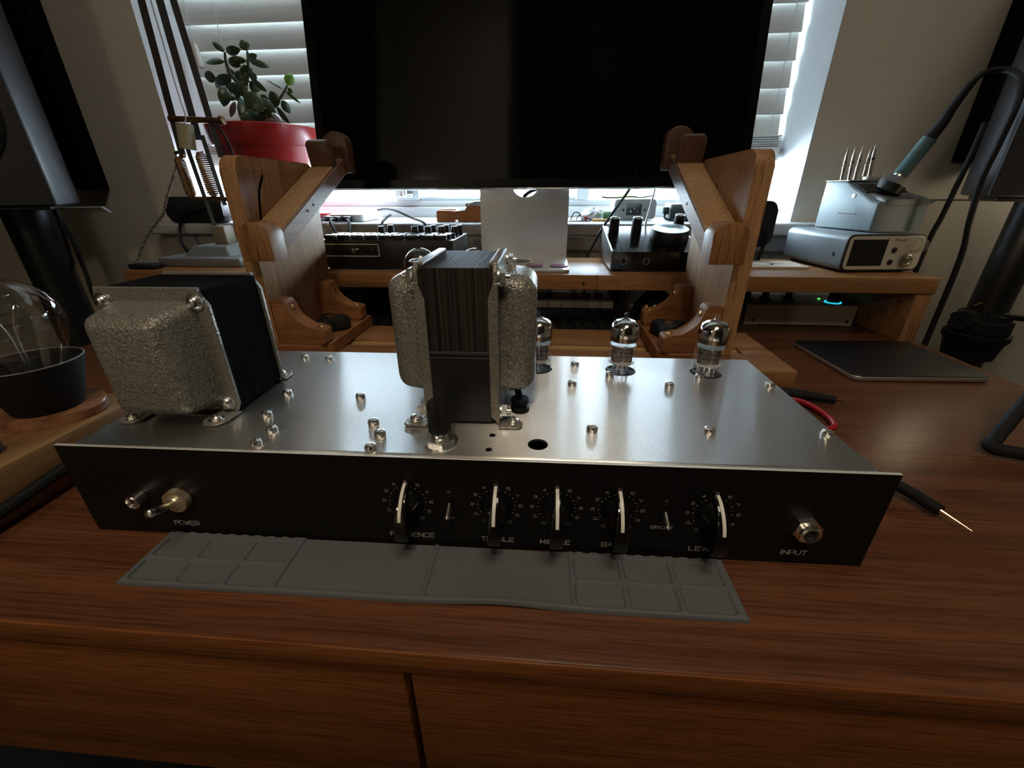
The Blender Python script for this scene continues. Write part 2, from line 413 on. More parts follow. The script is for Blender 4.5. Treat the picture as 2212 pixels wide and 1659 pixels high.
# ---------------------------------------------------------------- stroke lettering (wide squarish sans)
G = {
 'P': [[(0,0),(0,1),(.8,1),(1,.9),(1,.55),(.8,.45),(0,.45)]], 'O': [[(.1,0),(0,.12),(0,.88),(.1,1),(.9,1),(1,.88),(1,.12),(.9,0),(.1,0)]],
 'W': [[(0,1),(.25,0),(.5,.8),(.75,0),(1,1)]], 'E': [[(1,0),(0,0),(0,1),(1,1)],[(0,.52),(.85,.52)]],
 'R': [[(0,0),(0,1),(.85,1),(1,.88),(1,.58),(.85,.46),(0,.46)],[(.55,.46),(1,0)]], 'S': [[(0,.1),(.1,0),(.9,0),(1,.1),(1,.4),(.9,.5),(.1,.5),(0,.6),(0,.9),(.1,1),(.9,1),(1,.9)]],
 'N': [[(0,0),(0,1),(1,0),(1,1)]], 'C': [[(1,.15),(.9,0),(.1,0),(0,.12),(0,.88),(.1,1),(.9,1),(1,.85)]],
 'T': [[(0,1),(1,1)],[(.5,1),(.5,0)]], 'B': [[(0,0),(0,1),(.85,1),(.95,.9),(.95,.6),(.85,.5),(0,.5)],[(.85,.5),(1,.4),(1,.1),(.9,0),(0,0)]],
 'L': [[(0,1),(0,0),(1,0)]], 'M': [[(0,0),(0,1),(.5,.25),(1,1),(1,0)]], 'I': [[(.5,0),(.5,1)]], 'D': [[(0,0),(0,1),(.8,1),(1,.8),(1,.2),(.8,0),(0,0)]],
 'A': [[(0,0),(.5,1),(1,0)],[(.22,.35),(.78,.35)]], 'V': [[(0,1),(.5,0),(1,1)]], 'H': [[(0,0),(0,1)],[(1,0),(1,1)],[(0,.5),(1,.5)]],
 'G': [[(1,.85),(.9,1),(.1,1),(0,.88),(0,.12),(.1,0),(.9,0),(1,.12),(1,.48),(.55,.48)]], 'U': [[(0,1),(0,.12),(.1,0),(.9,0),(1,.12),(1,1)]],
 'X': [[(0,0),(1,1)],[(0,1),(1,0)]], 'Y': [[(0,1),(.5,.5),(1,1)],[(.5,.5),(.5,0)]], 'K': [[(0,0),(0,1)],[(0,.4),(1,1)],[(.3,.57),(1,0)]],
 '0': [[(.1,0),(0,.12),(0,.88),(.1,1),(.9,1),(1,.88),(1,.12),(.9,0),(.1,0)]], '1': [[(.25,.75),(.6,1),(.6,0)],[(.2,0),(1,0)]],
 '2': [[(0,.9),(.1,1),(.9,1),(1,.9),(1,.6),(.9,.5),(.1,.5),(0,.4),(0,0),(1,0)]], '3': [[(0,1),(.9,1),(1,.9),(1,.1),(.9,0),(0,0)],[(.15,.5),(1,.5)]],
 '4': [[(.75,0),(.75,1),(0,.3),(1,.3)]], '5': [[(1,1),(0,1),(0,.52),(.9,.52),(1,.42),(1,.1),(.9,0),(0,0)]],
 '6': [[(1,1),(.1,1),(0,.9),(0,.1),(.1,0),(.9,0),(1,.1),(1,.45),(.9,.55),(0,.55)]], '7': [[(0,1),(1,1),(.45,0)]],
 '8': [[(.1,0),(0,.1),(0,.9),(.1,1),(.9,1),(1,.9),(1,.1),(.9,0),(.1,0)],[(0,.52),(1,.52)]], '9': [[(0,0),(.9,0),(1,.1),(1,.9),(.9,1),(.1,1),(0,.9),(0,.6),(.1,.5),(1,.5)]],
 'i': [[(.5,0),(.5,.6)],[(.5,.8),(.5,.88)]], 'x': [[(0,0),(1,.6)],[(0,.6),(1,0)]], 'u': [[(0,.6),(0,.1),(.15,0),(1,0),(1,.6)]], 'n': [[(0,0),(0,.6),(.85,.6),(1,.5),(1,0)]],
 ' ': [], '/': [[(0,0),(1,1)]], '.': [[(.4,0),(.6,0)]],
}
def ribbon(bm, line, w, fn, th):
    """flat ribbon along a 2-D polyline; fn(x, y, h) gives the 3-D point at height h above the surface"""
    for a, b in zip(line, line[1:]):
        dx, dy = b[0] - a[0], b[1] - a[1]; l = math.hypot(dx, dy) or 1e-9
        ux, uy = dx / l * w / 2, dy / l * w / 2
        q = [(a[0] - ux - uy, a[1] - uy + ux), (a[0] - ux + uy, a[1] - uy - ux), (b[0] + ux + uy, b[1] + uy - ux), (b[0] + ux - uy, b[1] + uy + ux)]
        vs = [bm.verts.new(fn(x, y, th)) for x, y in q]
        bm.faces.new(vs)
def text(bm, s, x0, x1, y, h, w, fn, th=0.00006, gap=0.28, narrow='I1i'):
    """letters spread evenly from x0 to x1, baseline y, height h"""
    units = [0.25 if c in narrow else 1.0 for c in s]
    tot = sum(units) + gap * (len(s) - 1); k = (x1 - x0) / tot; x = x0
    for c, un in zip(s, units):
        for line in G.get(c, []):
            pts = [((x + ((p[0] if c not in narrow else (p[0] - 0.5) * 0.6 + 0.125) * (un if c not in narrow else 1.0)) * k), y + p[1] * h) for p in line]
            ribbon(bm, pts, w, fn, th)
        x += (un + gap) * k
    return bm
def disc(bm, x, y, r, fn, th=0.00006, n=10):
    return bm.faces.new([bm.verts.new(fn(x + r * math.cos(2 * PI * k / n), y + r * math.sin(2 * PI * k / n), th)) for k in range(n)])
def annulus(bm, x, y, r, w, fn, th=0.00006, n=20):
    ribbon(bm, [(x + r * math.cos(2 * PI * k / n), y + r * math.sin(2 * PI * k / n)) for k in range(n + 1)], w, fn, th)

# ================================================================= the room
bm = NB()
for a in ((-1.7, -0.676, -0.75, 1.75), (0.418, 1.7, -0.75, 1.75), (-0.676, 0.418, -0.75, 0.117), (-0.676, 0.418, 1.15, 1.75)):
    box(bm, a[0], a[1], 0.81, 1.0, a[2], a[3])
struct('wall_back', bm, M_wall)
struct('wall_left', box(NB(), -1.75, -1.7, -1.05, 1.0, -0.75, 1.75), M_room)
struct('wall_right', box(NB(), 1.7, 1.75, -1.05, 1.0, -0.75, 1.75), M_wall)
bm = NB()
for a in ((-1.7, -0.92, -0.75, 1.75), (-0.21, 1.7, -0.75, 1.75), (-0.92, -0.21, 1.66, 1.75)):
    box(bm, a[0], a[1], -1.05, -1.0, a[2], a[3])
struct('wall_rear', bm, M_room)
d = struct('reflection_door_1', box(NB(), -0.93, -0.20, -1.06, -1.02, -0.75, 1.67), M_reflection_door)  # unseen door added so the monitor reflects a pale band
bm = NB()
for z0, z1 in ((-0.6, 0.15), (0.25, 1.5)): box(bm, -0.82, -0.31, -1.022, -1.014, z0, z1, 0.004)
struct('reflection_door_panel', bm, M_reflection_door, d)
cyl(bm := NB(), (-0.86, -1.01, 0.2), (-0.86, -0.96, 0.2), 0.012); lathe(bm, [(0, 0), (0.025, 0.005), (0.028, 0.02), (0, 0.035)], (-0.86, -0.97, 0.2), (0, 1, 0))
struct('reflection_door_handle', bm, M_brass, d)
struct('ceiling', box(NB(), -1.75, 1.75, -1.05, 1.0, 1.75, 1.8), M_ceil)
struct('floor', box(NB(), -1.75, 1.75, -1.05, 1.0, -0.8, -0.75), M_floor)
# window reveal lining and sill
bm = NB()
box(bm, -0.676, -0.673, 0.8095, 0.94, 0.137, 1.15); struct('trim_1', bm, M_trim)
bm = NB(); box(bm, 0.415, 0.418, 0.8095, 0.94, 0.137, 1.15); struct('trim_2', bm, M_trim)
bm = NB(); box(bm, -0.676, 0.418, 0.8095, 0.94, 1.147, 1.15); struct('trim_3', bm, M_trim)
bm = NB(); box(bm, -0.745, 0.470, 0.775, 0.94, 0.117, 0.137, 0.004, 3); struct('trim_4', bm, M_trim)
bm = NB(); box(bm, -0.715, 0.44, 0.795, 0.812, 0.088, 0.117, 0.006, 3); struct('trim_5', bm, M_trim)
# window
bm = NB()
box(bm, -0.673, 0.415, 0.935, 0.995, 0.137, 0.158, 0.002); box(bm, -0.673, 0.415, 0.945, 0.99, 0.157, 0.171, 0.002)
box(bm, -0.673, -0.655, 0.94, 0.99, 0.158, 1.147); box(bm, 0.397, 0.415, 0.94, 0.99, 0.158, 1.147); box(bm, -0.655, 0.397, 0.94, 0.99, 1.12, 1.147)
win = struct('window_1', bm, M_trim)
struct('mullion', box(NB(), -0.322, -0.2707, 0.94, 0.985, 0.171, 1.12, 0.003), M_trim, win)
struct('mullion', box(NB(), 0.0547, 0.0797, 0.93, 0.985, 0.171, 1.12, 0.003), M_trim, win)
bm = NB(); box(bm, -0.2707, 0.0547, 0.945, 0.98, 0.171, 0.178, 0.003)
struct('sash_rail', bm, M_trim, win)
for x0, x1 in ((-0.655, -0.322), (-0.2707, 0.0547), (0.0797, 0.397)):
    struct('pane', box(NB(), x0, x1, 0.958, 0.961, 0.171, 1.12), M_pane, win)
bm = NB(); box(bm, -0.310, -0.282, 0.930, 0.941, 0.176, 0.184, 0.002); box(bm, -0.30, -0.292, 0.922, 0.932, 0.178, 0.21, 0.002)
struct('window_handle', bm, M_alu2, win)
# blind: every slat a piece of its own
bl = thing('window_blind', 'white horizontal slat blind hanging half lowered behind the black monitor', 'blind', (-0.135, 0.92, 0.24))
sm = None
for k in range(23):
    z = 0.2960 + 0.0385 * k
    if sm is None:
        b = NB(); n = 6
        poly = []
        for i in range(n + 1):
            t = i / n - 0.5; poly.append((0.0013 + 0.0014 * (0.25 - t * t), t * 0.0525))
        poly += [(p[0] - 0.0024, p[1]) for p in poly[::-1]]
        prism(b, poly, 'x', -0.5405, 0.5405, 0, 1, Matrix.Rotation(math.radians(-13), 4, 'X'))
        sm = mesh_of('slat', b, M_slat, 50)
    part('slat', sm, None, bl, (-0.1320, 0.9165, z))
bm = NB()
for k in range(5): box(bm, -0.671, 0.408, 0.892, 0.940, 0.2585 + 0.0036 * k, 0.2610 + 0.0036 * k, 0.0006, 1)
part('slat_stack', bm, M_slat, bl)
part('bottom_rail', box(NB(), -0.671, 0.4085, 0.890, 0.940, 0.236, 0.2575, 0.002), M_slat, bl)
bm = NB(); text(bm, 'BLIND', 0.352, 0.367, 0.2475, 0.0022, 0.0006, lambda x, z, h: (x, 0.8899 - h, z), 0.0001)
part('rail_print', bm, M_printd, bl)
for x in (-0.596, -0.1, 0.386):
    part('ladder_cord', tube(NB(), [(x, 0.898, 1.12), (x, 0.898, 0.25)], 0.0007, 5, smooth=False), M_trim, bl)
part('pull_cord', tube(NB(), [(-0.6465, 0.896, 1.12), (-0.6465, 0.896, 0.43)], 0.0006, 5, smooth=False), M_trim, bl)
part('cord_tassel', lathe(NB(), [(0, 0.034), (0.004, 0.034), (0.0062, 0.028), (0.0078, 0.0), (0.006, -0.001), (0, 0.004)], (-0.6465, 0.893, 0.397), n=20), plain('tassel_plastic', (0.45, 0.43, 0.37), 0.5), bl)
# garden seen through the clear glass
bm = NB()
for i in range(26):
    p = Vector((random.gauss(0.50, 0.11), random.gauss(3.6, 0.12), 0.20 + random.uniform(-0.5, 0.45)))
    bmesh.ops.create_icosphere(bm, subdivisions=2, radius=random.uniform(0.07, 0.13), matrix=Matrix.Translation(p))
for v in bm.verts: v.co += Vector((random.uniform(-1, 1), random.uniform(-1, 1), random.uniform(-1, 1))) * 0.02
single('garden_bush', bm, plain('garden_leaf', (0.20, 0.26, 0.05), 0.7, grain=0.5, gscale=30), 'yellow green bush outdoors seen through the window under the monitor', 'bush')

# ================================================================= desk
desk = thing('desk', 'red brown teak desk with two flush drawers under its top', 'desk', (-0.05, 0.45, -0.75))
part('top', box(NB(), -0.625, 0.503, 0.1175, 0.772, -0.0145, 0.0, 0.0012), M_teak, desk)
part('front_lipping', box(NB(), -0.625, 0.503, 0.1163, 0.1178, -0.0146, 0.0001, 0.0006), M_teakf, desk)
part('drawer', box(NB(), -0.623, -0.0632, 0.1195, 0.50, -0.132, -0.0166, 0.0008), M_teakf, desk)
part('drawer', box(NB(), -0.0596, 0.501, 0.1195, 0.50, -0.132, -0.0166, 0.0008), M_teakf, desk)
bm = NB(); box(bm, -0.625, -0.6235, 0.125, 0.76, -0.14, -0.0145); box(bm, 0.5012, 0.503, 0.125, 0.76, -0.14, -0.0145); box(bm, -0.623, 0.501, 0.52, 0.53, -0.14, -0.0145)
box(bm, -0.0632, -0.0596, 0.32, 0.50, -0.132, -0.0145)
part('carcass', bm, M_teak, desk)
for x in (-0.57, 0.47):
    for y in (0.16, 0.73): part('leg', cyl(NB(), (x, y, -0.75), (x, y, -0.0145), 0.014, 0.022), M_teak, desk)

# ================================================================= silicone tool mat
mt = NB(); nx, ny = 520, 74; mw, md = 0.325, 0.0363
cells = []
for (xa, xb) in ((0.0035, 0.0822), (0.2425, 0.3205)):
    w_ = (xb - xa - 0.005) / 3
    for i in range(3):
        for (ya, yb) in ((0.0026, 0.0166), (0.0187, 0.0327)): cells.append((xa + i * (w_ + 0.0025), xa + i * (w_ + 0.0025) + w_, ya, yb, 0.0022, 0.0013))
cells += [(0.0852, 0.1630, 0.0030, 0.0400, 0.0008, 0.0011), (0.1655, 0.2400, 0.0030, 0.0400, 0.0008, 0.0011)]
def mat_h(x, y):
    h = 0.0030
    for (xa, xb, ya, yb, r, dep) in cells:
        qx = abs(x - (xa + xb) / 2) - (xb - xa) / 2 + r; qy = abs(y - (ya + yb) / 2) - (yb - ya) / 2 + r
        if qx > 0.002 + r or qy > 0.002 + r: continue
        d_ = math.hypot(max(qx, 0), max(qy, 0)) + min(max(qx, qy), 0) - r
        h -= dep * min(1, max(0, 0.5 - d_ / 0.0005))
    return h
def mat_lift(x, y): return 0.0026 * math.exp(-((x - 0.205) / 0.026) ** 2) * max(0, 1 - y / 0.02) ** 1.5
rows = []
for j in range(ny + 1):
    row = []
    for i in range(nx + 1):
        x = mw * i / nx; y = md * j / ny
        e = min(x, mw - x, y)
        z = mat_h(x, y) + mat_lift(x, y) - 0.0012 * max(0, 1 - e / 0.0009) ** 2
        if j == ny and (x < 0.083 or x > 0.242): y -= 0.0007 * (math.sin(x * 760) > 0)
        row.append(mt.verts.new((x, y, z)))
    rows.append(row)
for j in range(ny):
    for i in range(nx): mt.faces.new((rows[j][i], rows[j][i + 1], rows[j + 1][i + 1], rows[j + 1][i]))
ring = rows[0] + [r_[-1] for r_ in rows[1:]] + rows[-1][-2::-1] + [r_[0] for r_ in rows[-2:0:-1]]
low = [mt.verts.new((v.co.x, v.co.y, 0.0001 + mat_lift(v.co.x, v.co.y))) for v in ring]
for i in range(len(ring)):
    k = (i + 1) % len(ring); mt.faces.new((ring[k], ring[i], low[i], low[k]))
mt.faces.new(low[::-1])
o = bpy.data.objects.new('tool_mat', mesh_of('tool_mat', mt, M_mat, 30)); C.objects.link(o)
o.location = (-0.22288, 0.14001, 0); o.rotation_euler = (0, 0, 0.00988)
o['label'] = 'long grey silicone tool mat with shallow compartments in front of the amplifier'; o['category'] = 'mat'

# ================================================================= amplifier chassis
H = 0.06183; W = 0.45
AX, AY, AR = -0.2724, 0.17683, 0.01366
AM = Matrix.Translation((AX, AY, 0)) @ Matrix.Rotation(AR, 4, 'Z')
amp = thing('amplifier_chassis', 'open aluminium guitar amplifier chassis with black front panel and two transformers', 'amplifier', (AX, AY, 0), AR)
def ap(name, bm, m, parent=None, **kw): return part(name, bm, m, parent or amp, local=True, **kw)
TUBES = [(0.2690, 0.1262), (0.3334, 0.1257), (0.3978, 0.1245)]
PTUBES = [(0.1845, 0.120), (0.2235, 0.120)]
U0, U1, V1 = 0.0093, 0.4406, 0.1537
holes = [circle(0.0056, 28, 0.2704, 0.0169), circle(0.0019, 16, 0.2442, 0.0251), circle(0.0019, 16, 0.2438, 0.0103)]
holes += [circle(0.0115, 32, u, v) for u, v in TUBES] + [circle(0.0124, 32, u, v) for u, v in PTUBES]
bm = plate([(U0, 0.0045), (U1, 0.0045), (U1, V1), (U0, V1)], holes, 0.0015, Matrix.Translation((0, 0, H - 0.0015)))
n = 6; arc = [(0.0021 + 0.0024 * (1 - math.sin(a)), H - 0.0024 + 0.0024 * math.cos(a)) for a in [PI / 2 * k / n for k in range(n + 1)]]
arc = [(0.0045 - 0.0024 * math.sin(PI / 2 * k / n), H - 0.0024 + 0.0024 * math.cos(PI / 2 * k / n)) for k in range(n + 1)]
inn = [(0.0045 - 0.0010 * math.sin(PI / 2 * k / n), H - 0.0024 + 0.0010 * math.cos(PI / 2 * k / n)) for k in range(n + 1)]
prism(bm, arc + [(0.0021, 0.0005), (0.0035, 0.0005)] + inn[::-1], 'x', U0, U1)
box(bm, U0, U0 + 0.0014, 0.004, V1, 0.0005, H - 0.0012); box(bm, U1 - 0.0014, U1, 0.004, V1, 0.0005, H - 0.0012); box(bm, U0, U1, V1 - 0.0014, V1, 0.0005, H - 0.0012)
ap('chassis_body', bm, M_alu)
bm = box(NB(), 0, W, 0, 0.0020, 0.0002, H + 0.0002, 0.0002, 1)
for f in bm.faces: f.material_index = 0 if f.normal.y < -0.9 else 1
bmesh.ops.recalc_face_normals(bm, faces=bm.faces)
for f in bm.faces: f.material_index = 0 if f.normal.y < -0.9 else 1
pan = ap('front_panel', bm, [M_panel, M_edge])
fnp = lambda x, z, h: (x, -0.00004 - h, z)
KN = [0.1987, 0.2484, 0.2813, 0.3143, 0.3643]; KZ = 0.0327
for s, a, b_, z, h in (('PRESENCE', 0.1859, 0.2116, 0.0068, 0.0030), ('TREBLE', 0.2392, 0.2580, 0.0062, 0.0030), ('MIDDLE', 0.2732, 0.2899, 0.0060, 0.0030),
                    ('BASS', 0.3079, 0.3207, 0.0060, 0.0030), ('LEVEL', 0.3561, 0.3725, 0.0061, 0.0030), ('INPUT', 0.4054, 0.4192, 0.0066, 0.0030), ('POWER', 0.0529, 0.0684, 0.0075, 0.0030)):
    ap('lettering', text(NB(), s, a, b_, z, h, 0.00042, fnp), M_print, pan)
ap('lettering', text(NB(), 'BRIGHT', 0.3334, 0.3451, 0.0208, 0.0019, 0.0003, fnp), M_printd, pan)
bm = NB()
annulus(bm, 0.3393, 0.0400, 0.0007, 0.00025, fnp); disc(bm, 0.3386, 0.0252, 0.0006, fnp)
ap('switch_marks', bm, M_printd, pan); bm = NB()
annulus(bm, 0.2225, 0.0401, 0.0007, 0.00025, fnp); annulus(bm, 0.2216, 0.0221, 0.0008, 0.00026, fnp); annulus(bm, 0.2233, 0.0221, 0.0008, 0.00026, fnp)
ap('switch_marks', bm, M_printd, pan)
for u in KN:
    bm = NB()
    for k in range(21):
        a = math.radians(240 - 15 * k)
        disc(bm, u + 0.0103 * math.cos(a), KZ + 0.0103 * math.sin(a), 0.00036 if k % 2 == 0 else 0.00024, fnp)
    for k in range(11):
        a = math.radians(240 - 30 * k); cx, cz = u + 0.0133 * math.cos(a), KZ + 0.0133 * math.sin(a)
        w_ = 0.0018 if k < 10 else 0.0030
        text(bm, str(k), cx - w_ / 2, cx + w_ / 2, cz - 0.00075, 0.0016, 0.00022, fnp, narrow='1')
    ap('dial_marks', bm, M_printd, pan)
# knobs
PT_ = [(-0.0005, 0.0128), (-0.0045, 0.0117), (-0.0085, 0.0094), (-0.0120, 0.0062), (-0.0148, 0.0024), (-0.0160, -0.0006)]
fin = PT_ + [(-0.0172, -0.0050), (-0.0172, -0.0125), (-0.0150, -0.0152), (-0.0080, -0.0156), (-0.0005, -0.0150)]
kb = NB()
prism(kb, fin, 'x', -0.0034, 0.0034, 0.0008, 3)
for v in kb.verts:
    t = min(1, max(0, (0.0128 - v.co.z) / 0.014)); v.co.x *= 0.66 + 0.34 * t
lathe(kb, [(0, 0.0002), (0.0086, 0.0002), (0.0088, 0.0018), (0.0082, 0.0036), (0.0066, 0.0072), (0.0058, 0.0088), (0, 0.0092)], (0, 0, 0), (0, -1, 0), 36)
km = mesh_of('pointer_knob', kb, M_gloss, 40)
lb = NB(); pp = smooth_path([(0, a, b_) for a, b_ in PT_], 4)
prev = None
for i, p in enumerate(pp):
    t = (pp[min(i + 1, len(pp) - 1)] - pp[max(i - 1, 0)]).normalized(); nrm = Vector((0, -abs(t.z), abs(t.y))).normalized()
    q = p + nrm * 0.0003; cur = (lb.verts.new(q + Vector((-0.00088, 0, 0))), lb.verts.new(q + Vector((0.00088, 0, 0))))
    if prev: lb.faces.new((prev[0], prev[1], cur[1], cur[0]))
    prev = cur
lm = mesh_of('pointer_line', lb, plain('ivory_pointer', (0.86, 0.83, 0.75), 0.35))
for u in KN:
    k = part('pointer_knob', km, None, amp, (AM @ Vector((u, 0, KZ))))
    part('pointer_line', lm, None, k, (0, 0, 0))
# mini toggles
for u in (0.2225, 0.3393):
    bm = box(NB(), u - 0.0016, u + 0.0016, -0.0012, 0.0005, 0.0258, 0.0382, 0.0005); t_ = ap('mini_switch', bm, M_gloss)
    bm = NB(); tube(bm, [(u, -0.0010, 0.0330), (u, -0.0045, 0.0312), (u, -0.0080, 0.0296)], [0.0010, 0.0016], 10)
    lathe(bm, [(0, -0.0012), (0.0011, -0.0006), (0.0014, 0.0004), (0.001, 0.0012), (0, 0.0014)], (u, -0.0080, 0.0296), (0, -1, -0.4), 12)
    ap('switch_lever', bm, M_chrome, t_)
# power toggle with knurled ring, pilot ring
def knurl(bm, c, r, d0, d1, n=36, amp_=0.00035):
    A = []
    for y in (d0, d1):
        A.append([bm.verts.new((c[0] + (r + (amp_ if k % 2 else 0)) * math.cos(PI * k / n), y, c[1] + (r + (amp_ if k % 2 else 0)) * math.sin(PI * k / n))) for k in range(2 * n)])
    for k in range(2 * n): bm.faces.new((A[0][k], A[0][(k + 1) % (2 * n)], A[1][(k + 1) % (2 * n)], A[1][k]))
    bm.faces.new(A[0]); bm.faces.new(A[1])
bm = NB(); knurl(bm, (0.0632, 0.0283), 0.0068, -0.0002, -0.0046)
lathe(bm, [(0.0056, 0.0046), (0.0040, 0.0052), (0.0034, 0.0062), (0, 0.0062)], (0.0632, 0, 0.0283), (0, -1, 0), 28)
tg = ap('power_switch', bm, plain('pale_gold_nickel', (0.80, 0.70, 0.50), 0.36, 0.85))
bm = NB(); tube(bm, [(0.0632, -0.0060, 0.0283), (0.0636, -0.0125, 0.0310), (0.0640, -0.0190, 0.0338)], [0.0017, 0.0025], 14)
lathe(bm, [(0, -0.0026), (0.0018, -0.002), (0.0026, 0), (0.0022, 0.0016), (0, 0.0026)], (0.0640, -0.0190, 0.0338), (0, -1, 0.42), 16)
ap('switch_lever', bm, M_chrome, tg)
bm = lathe(NB(), [(0.0034, 0.0002), (0.0042, 0.0002), (0.0042, 0.0062), (0.0034, 0.0068), (0.0030, 0.0056), (0.0026, 0.0010)], (0.0392, 0, 0.0282), (0, -1, 0), 28)
pl = ap('pilot_bezel', bm, M_chrome)
ap('pilot_lens', lathe(NB(), [(0.0031, 0.0002), (0.0030, 0.0030), (0.0018, 0.0042), (0, 0.0046)], (0.0392, 0, 0.0282), (0, -1, 0), 20), plain('amber_lens', (0.20, 0.055, 0.02), 0.2), pl)
# input jack
def hexnut(bm, c, axis, r, h, rin, turn=0.0):
    n = 6; B = basis(axis); c = Vector(c)
    ring = lambda rr, z, m, ph=0: [bm.verts.new(c + B @ Vector((rr * math.cos(2 * PI * k / m + ph), rr * math.sin(2 * PI * k / m + ph), z))) for k in range(m)]
    o0, o1 = ring(r, 0, 6, turn), ring(r, h, 6, turn); 
    for k in range(6): bm.faces.new((o0[k], o0[(k + 1) % 6], o1[(k + 1) % 6], o1[k]))
    bm.faces.new(o1); bm.faces.new(o0[::-1])
    if rin: lathe(bm, [(rin * 1.25, h), (rin * 1.25, h + 0.0006), (rin, h + 0.0012), (rin * 0.97, h * 0.2), (0, h * 0.2)], c, axis, 24)
bm = NB(); hexnut(bm, (0.4135, 0, 0.0258), (0, -1, 0), 0.0076, 0.0030, 0, 0.25)
jk = ap('input_jack', bm, M_chrome)
ap('jack_bushing', lathe(NB(), [(0.0054, 0.003), (0.0054, 0.0058), (0.0046, 0.0064), (0.0037, 0.0060), (0.0036, 0.0032)], (0.4135, 0, 0.0258), (0, -1, 0), 28), M_chrome, jk)
ap('jack_hole', lathe(NB(), [(0.0037, 0.0040), (0.0036, 0.0034), (0, 0.0034)], (0.4135, 0, 0.0258), (0, -1, 0), 24), M_matte, jk)
# screws on the top
sb = NB(); lathe(sb, [(0, 0.0002), (0.0032, 0.0), (0.0033, 0.0020), (0.0028, 0.0031), (0.0018, 0.0036), (0.0011, 0.0036), (0.0008, 0.0024), (0, 0.0022)], n=18)
for k in range(2): box(sb, -0.0017, 0.0017, -0.00022, 0.00022, 0.0033, 0.00375, 0, 1, Matrix.Rotation(PI / 2 * k + 0.4, 4, 'Z'))
smesh = mesh_of('screw', sb, M_chrome, 30)
SCREWS = [(0.0734, 0.1358), (0.0956, 0.1339), (0.1494, 0.0672), (0.0966, 0.0692), (0.1003, 0.0391), (0.1144, 0.0214), (0.1140, 0.0070), (0.1711, 0.0334), (0.1797, 0.0207), (0.1797, 0.0063),
          (0.2988, 0.1338), (0.2942, 0.0963), (0.3233, 0.1136), (0.3888, 0.1126), (0.3631, 0.0971), (0.4337, 0.1003), (0.3018, 0.0330), (0.3690, 0.0349), (0.4348, 0.0357)]
for u, v in SCREWS:
    part('screw', smesh, None, amp, AM @ Vector((u, v, H)), rot=(0, 0, random.uniform(0, 3)))
# valve sockets
for u, v in TUBES + PTUBES:
    bm = lathe(NB(), [(0.0106, -0.006), (0.0114, -0.005), (0.0114, -0.0006), (0.0108, -0.0004), (0.0104, -0.0010), (0, -0.0012)], (u, v, H), n=32)
    s_ = ap('valve_socket', bm, M_rub)
# fuse cap
bm = NB(); lathe(bm, [(0.0098, 0), (0.0098, 0.0012), (0.0052, 0.0012)], (0.2162, 0.0161, H), n=30)
hexnut(bm, (0.2162, 0.0161, H + 0.0012), (0, 0, 1), 0.0084, 0.0026, 0, 0.3)
lathe(bm, [(0.0050, 0.0036), (0.0054, 0.0042), (0.0049, 0.0048), (0.0054, 0.0056), (0.0049, 0.0064), (0.0053, 0.0072), (0.0046, 0.0084), (0, 0.0084)], (0.2162, 0.0161, H), n=30)
fc = ap('fuse_holder', bm, M_zinc)
bm = NB(); prof = []
nfl = 12; rings = []
for (r, z) in ((0.0062, 0.0076), (0.0064, 0.0086), (0.0060, 0.0245), (0.0054, 0.0258)):
    rings.append([bm.verts.new((0.2162 + (r - (0.0006 if k % 2 else 0)) * math.cos(PI * k / nfl), 0.0161 + (r - (0.0006 if k % 2 else 0)) * math.sin(PI * k / nfl), H + z)) for k in range(2 * nfl)])
for a, b_ in zip(rings, rings[1:]):
    for k in range(2 * nfl): bm.faces.new((a[k], a[(k + 1) % (2 * nfl)], b_[(k + 1) % (2 * nfl)], b_[k]))
bm.faces.new(rings[0]); bm.faces.new(rings[-1])
ap('fuse_cap', bm, M_satin, fc, label='black fluted cap')
# rubber grommet with leads behind the middle transformer
bm = lathe(NB(), [(0.0040, 0), (0.0072, 0.0), (0.0074, 0.0025), (0.0052, 0.0035), (0.0052, 0.0050), (0.0070, 0.0060), (0.0068, 0.0085), (0.0035, 0.009), (0, 0.008)], (0.2585, 0.0565, H), n=24)
for v_ in bm.verts: v_.co.x = 0.2585 + (v_.co.x - 0.2585) * 0.82; v_.co.y = 0.0565 + (v_.co.y - 0.0565) * 0.82
gr = ap('grommet', bm, M_rub)
bm = NB(); tube(bm, [(0.2590, 0.056, H + 0.006), (0.2580, 0.058, H + 0.013), (0.2540, 0.062, H + 0.018)], 0.0012, 8); tube(bm, [(0.2575, 0.057, H + 0.006), (0.256, 0.060, H + 0.012), (0.2520, 0.066, H + 0.017)], 0.0012, 8)
ap('lead', bm, M_matte, gr)

def hexa(bm, p, r, seg=4):
    """rounded eight-cornered solid: p = four base corners then four face corners"""
    v = [bm.verts.new(q) for q in p]
    fs = [(0, 1, 2, 3), (4, 7, 6, 5), (0, 4, 5, 1), (1, 5, 6, 2), (2, 6, 7, 3), (3, 7, 4, 0)]
    ff = [bm.faces.new([v[i] for i in f]) for f in fs]
    bmesh.ops.recalc_face_normals(bm, faces=ff)
    es = {e for f in ff[1:] for e in f.edges} - set(ff[0].edges)
    bmesh.ops.bevel(bm, geom=list(es), offset=r, segments=seg, profile=0.5, affect='EDGES')
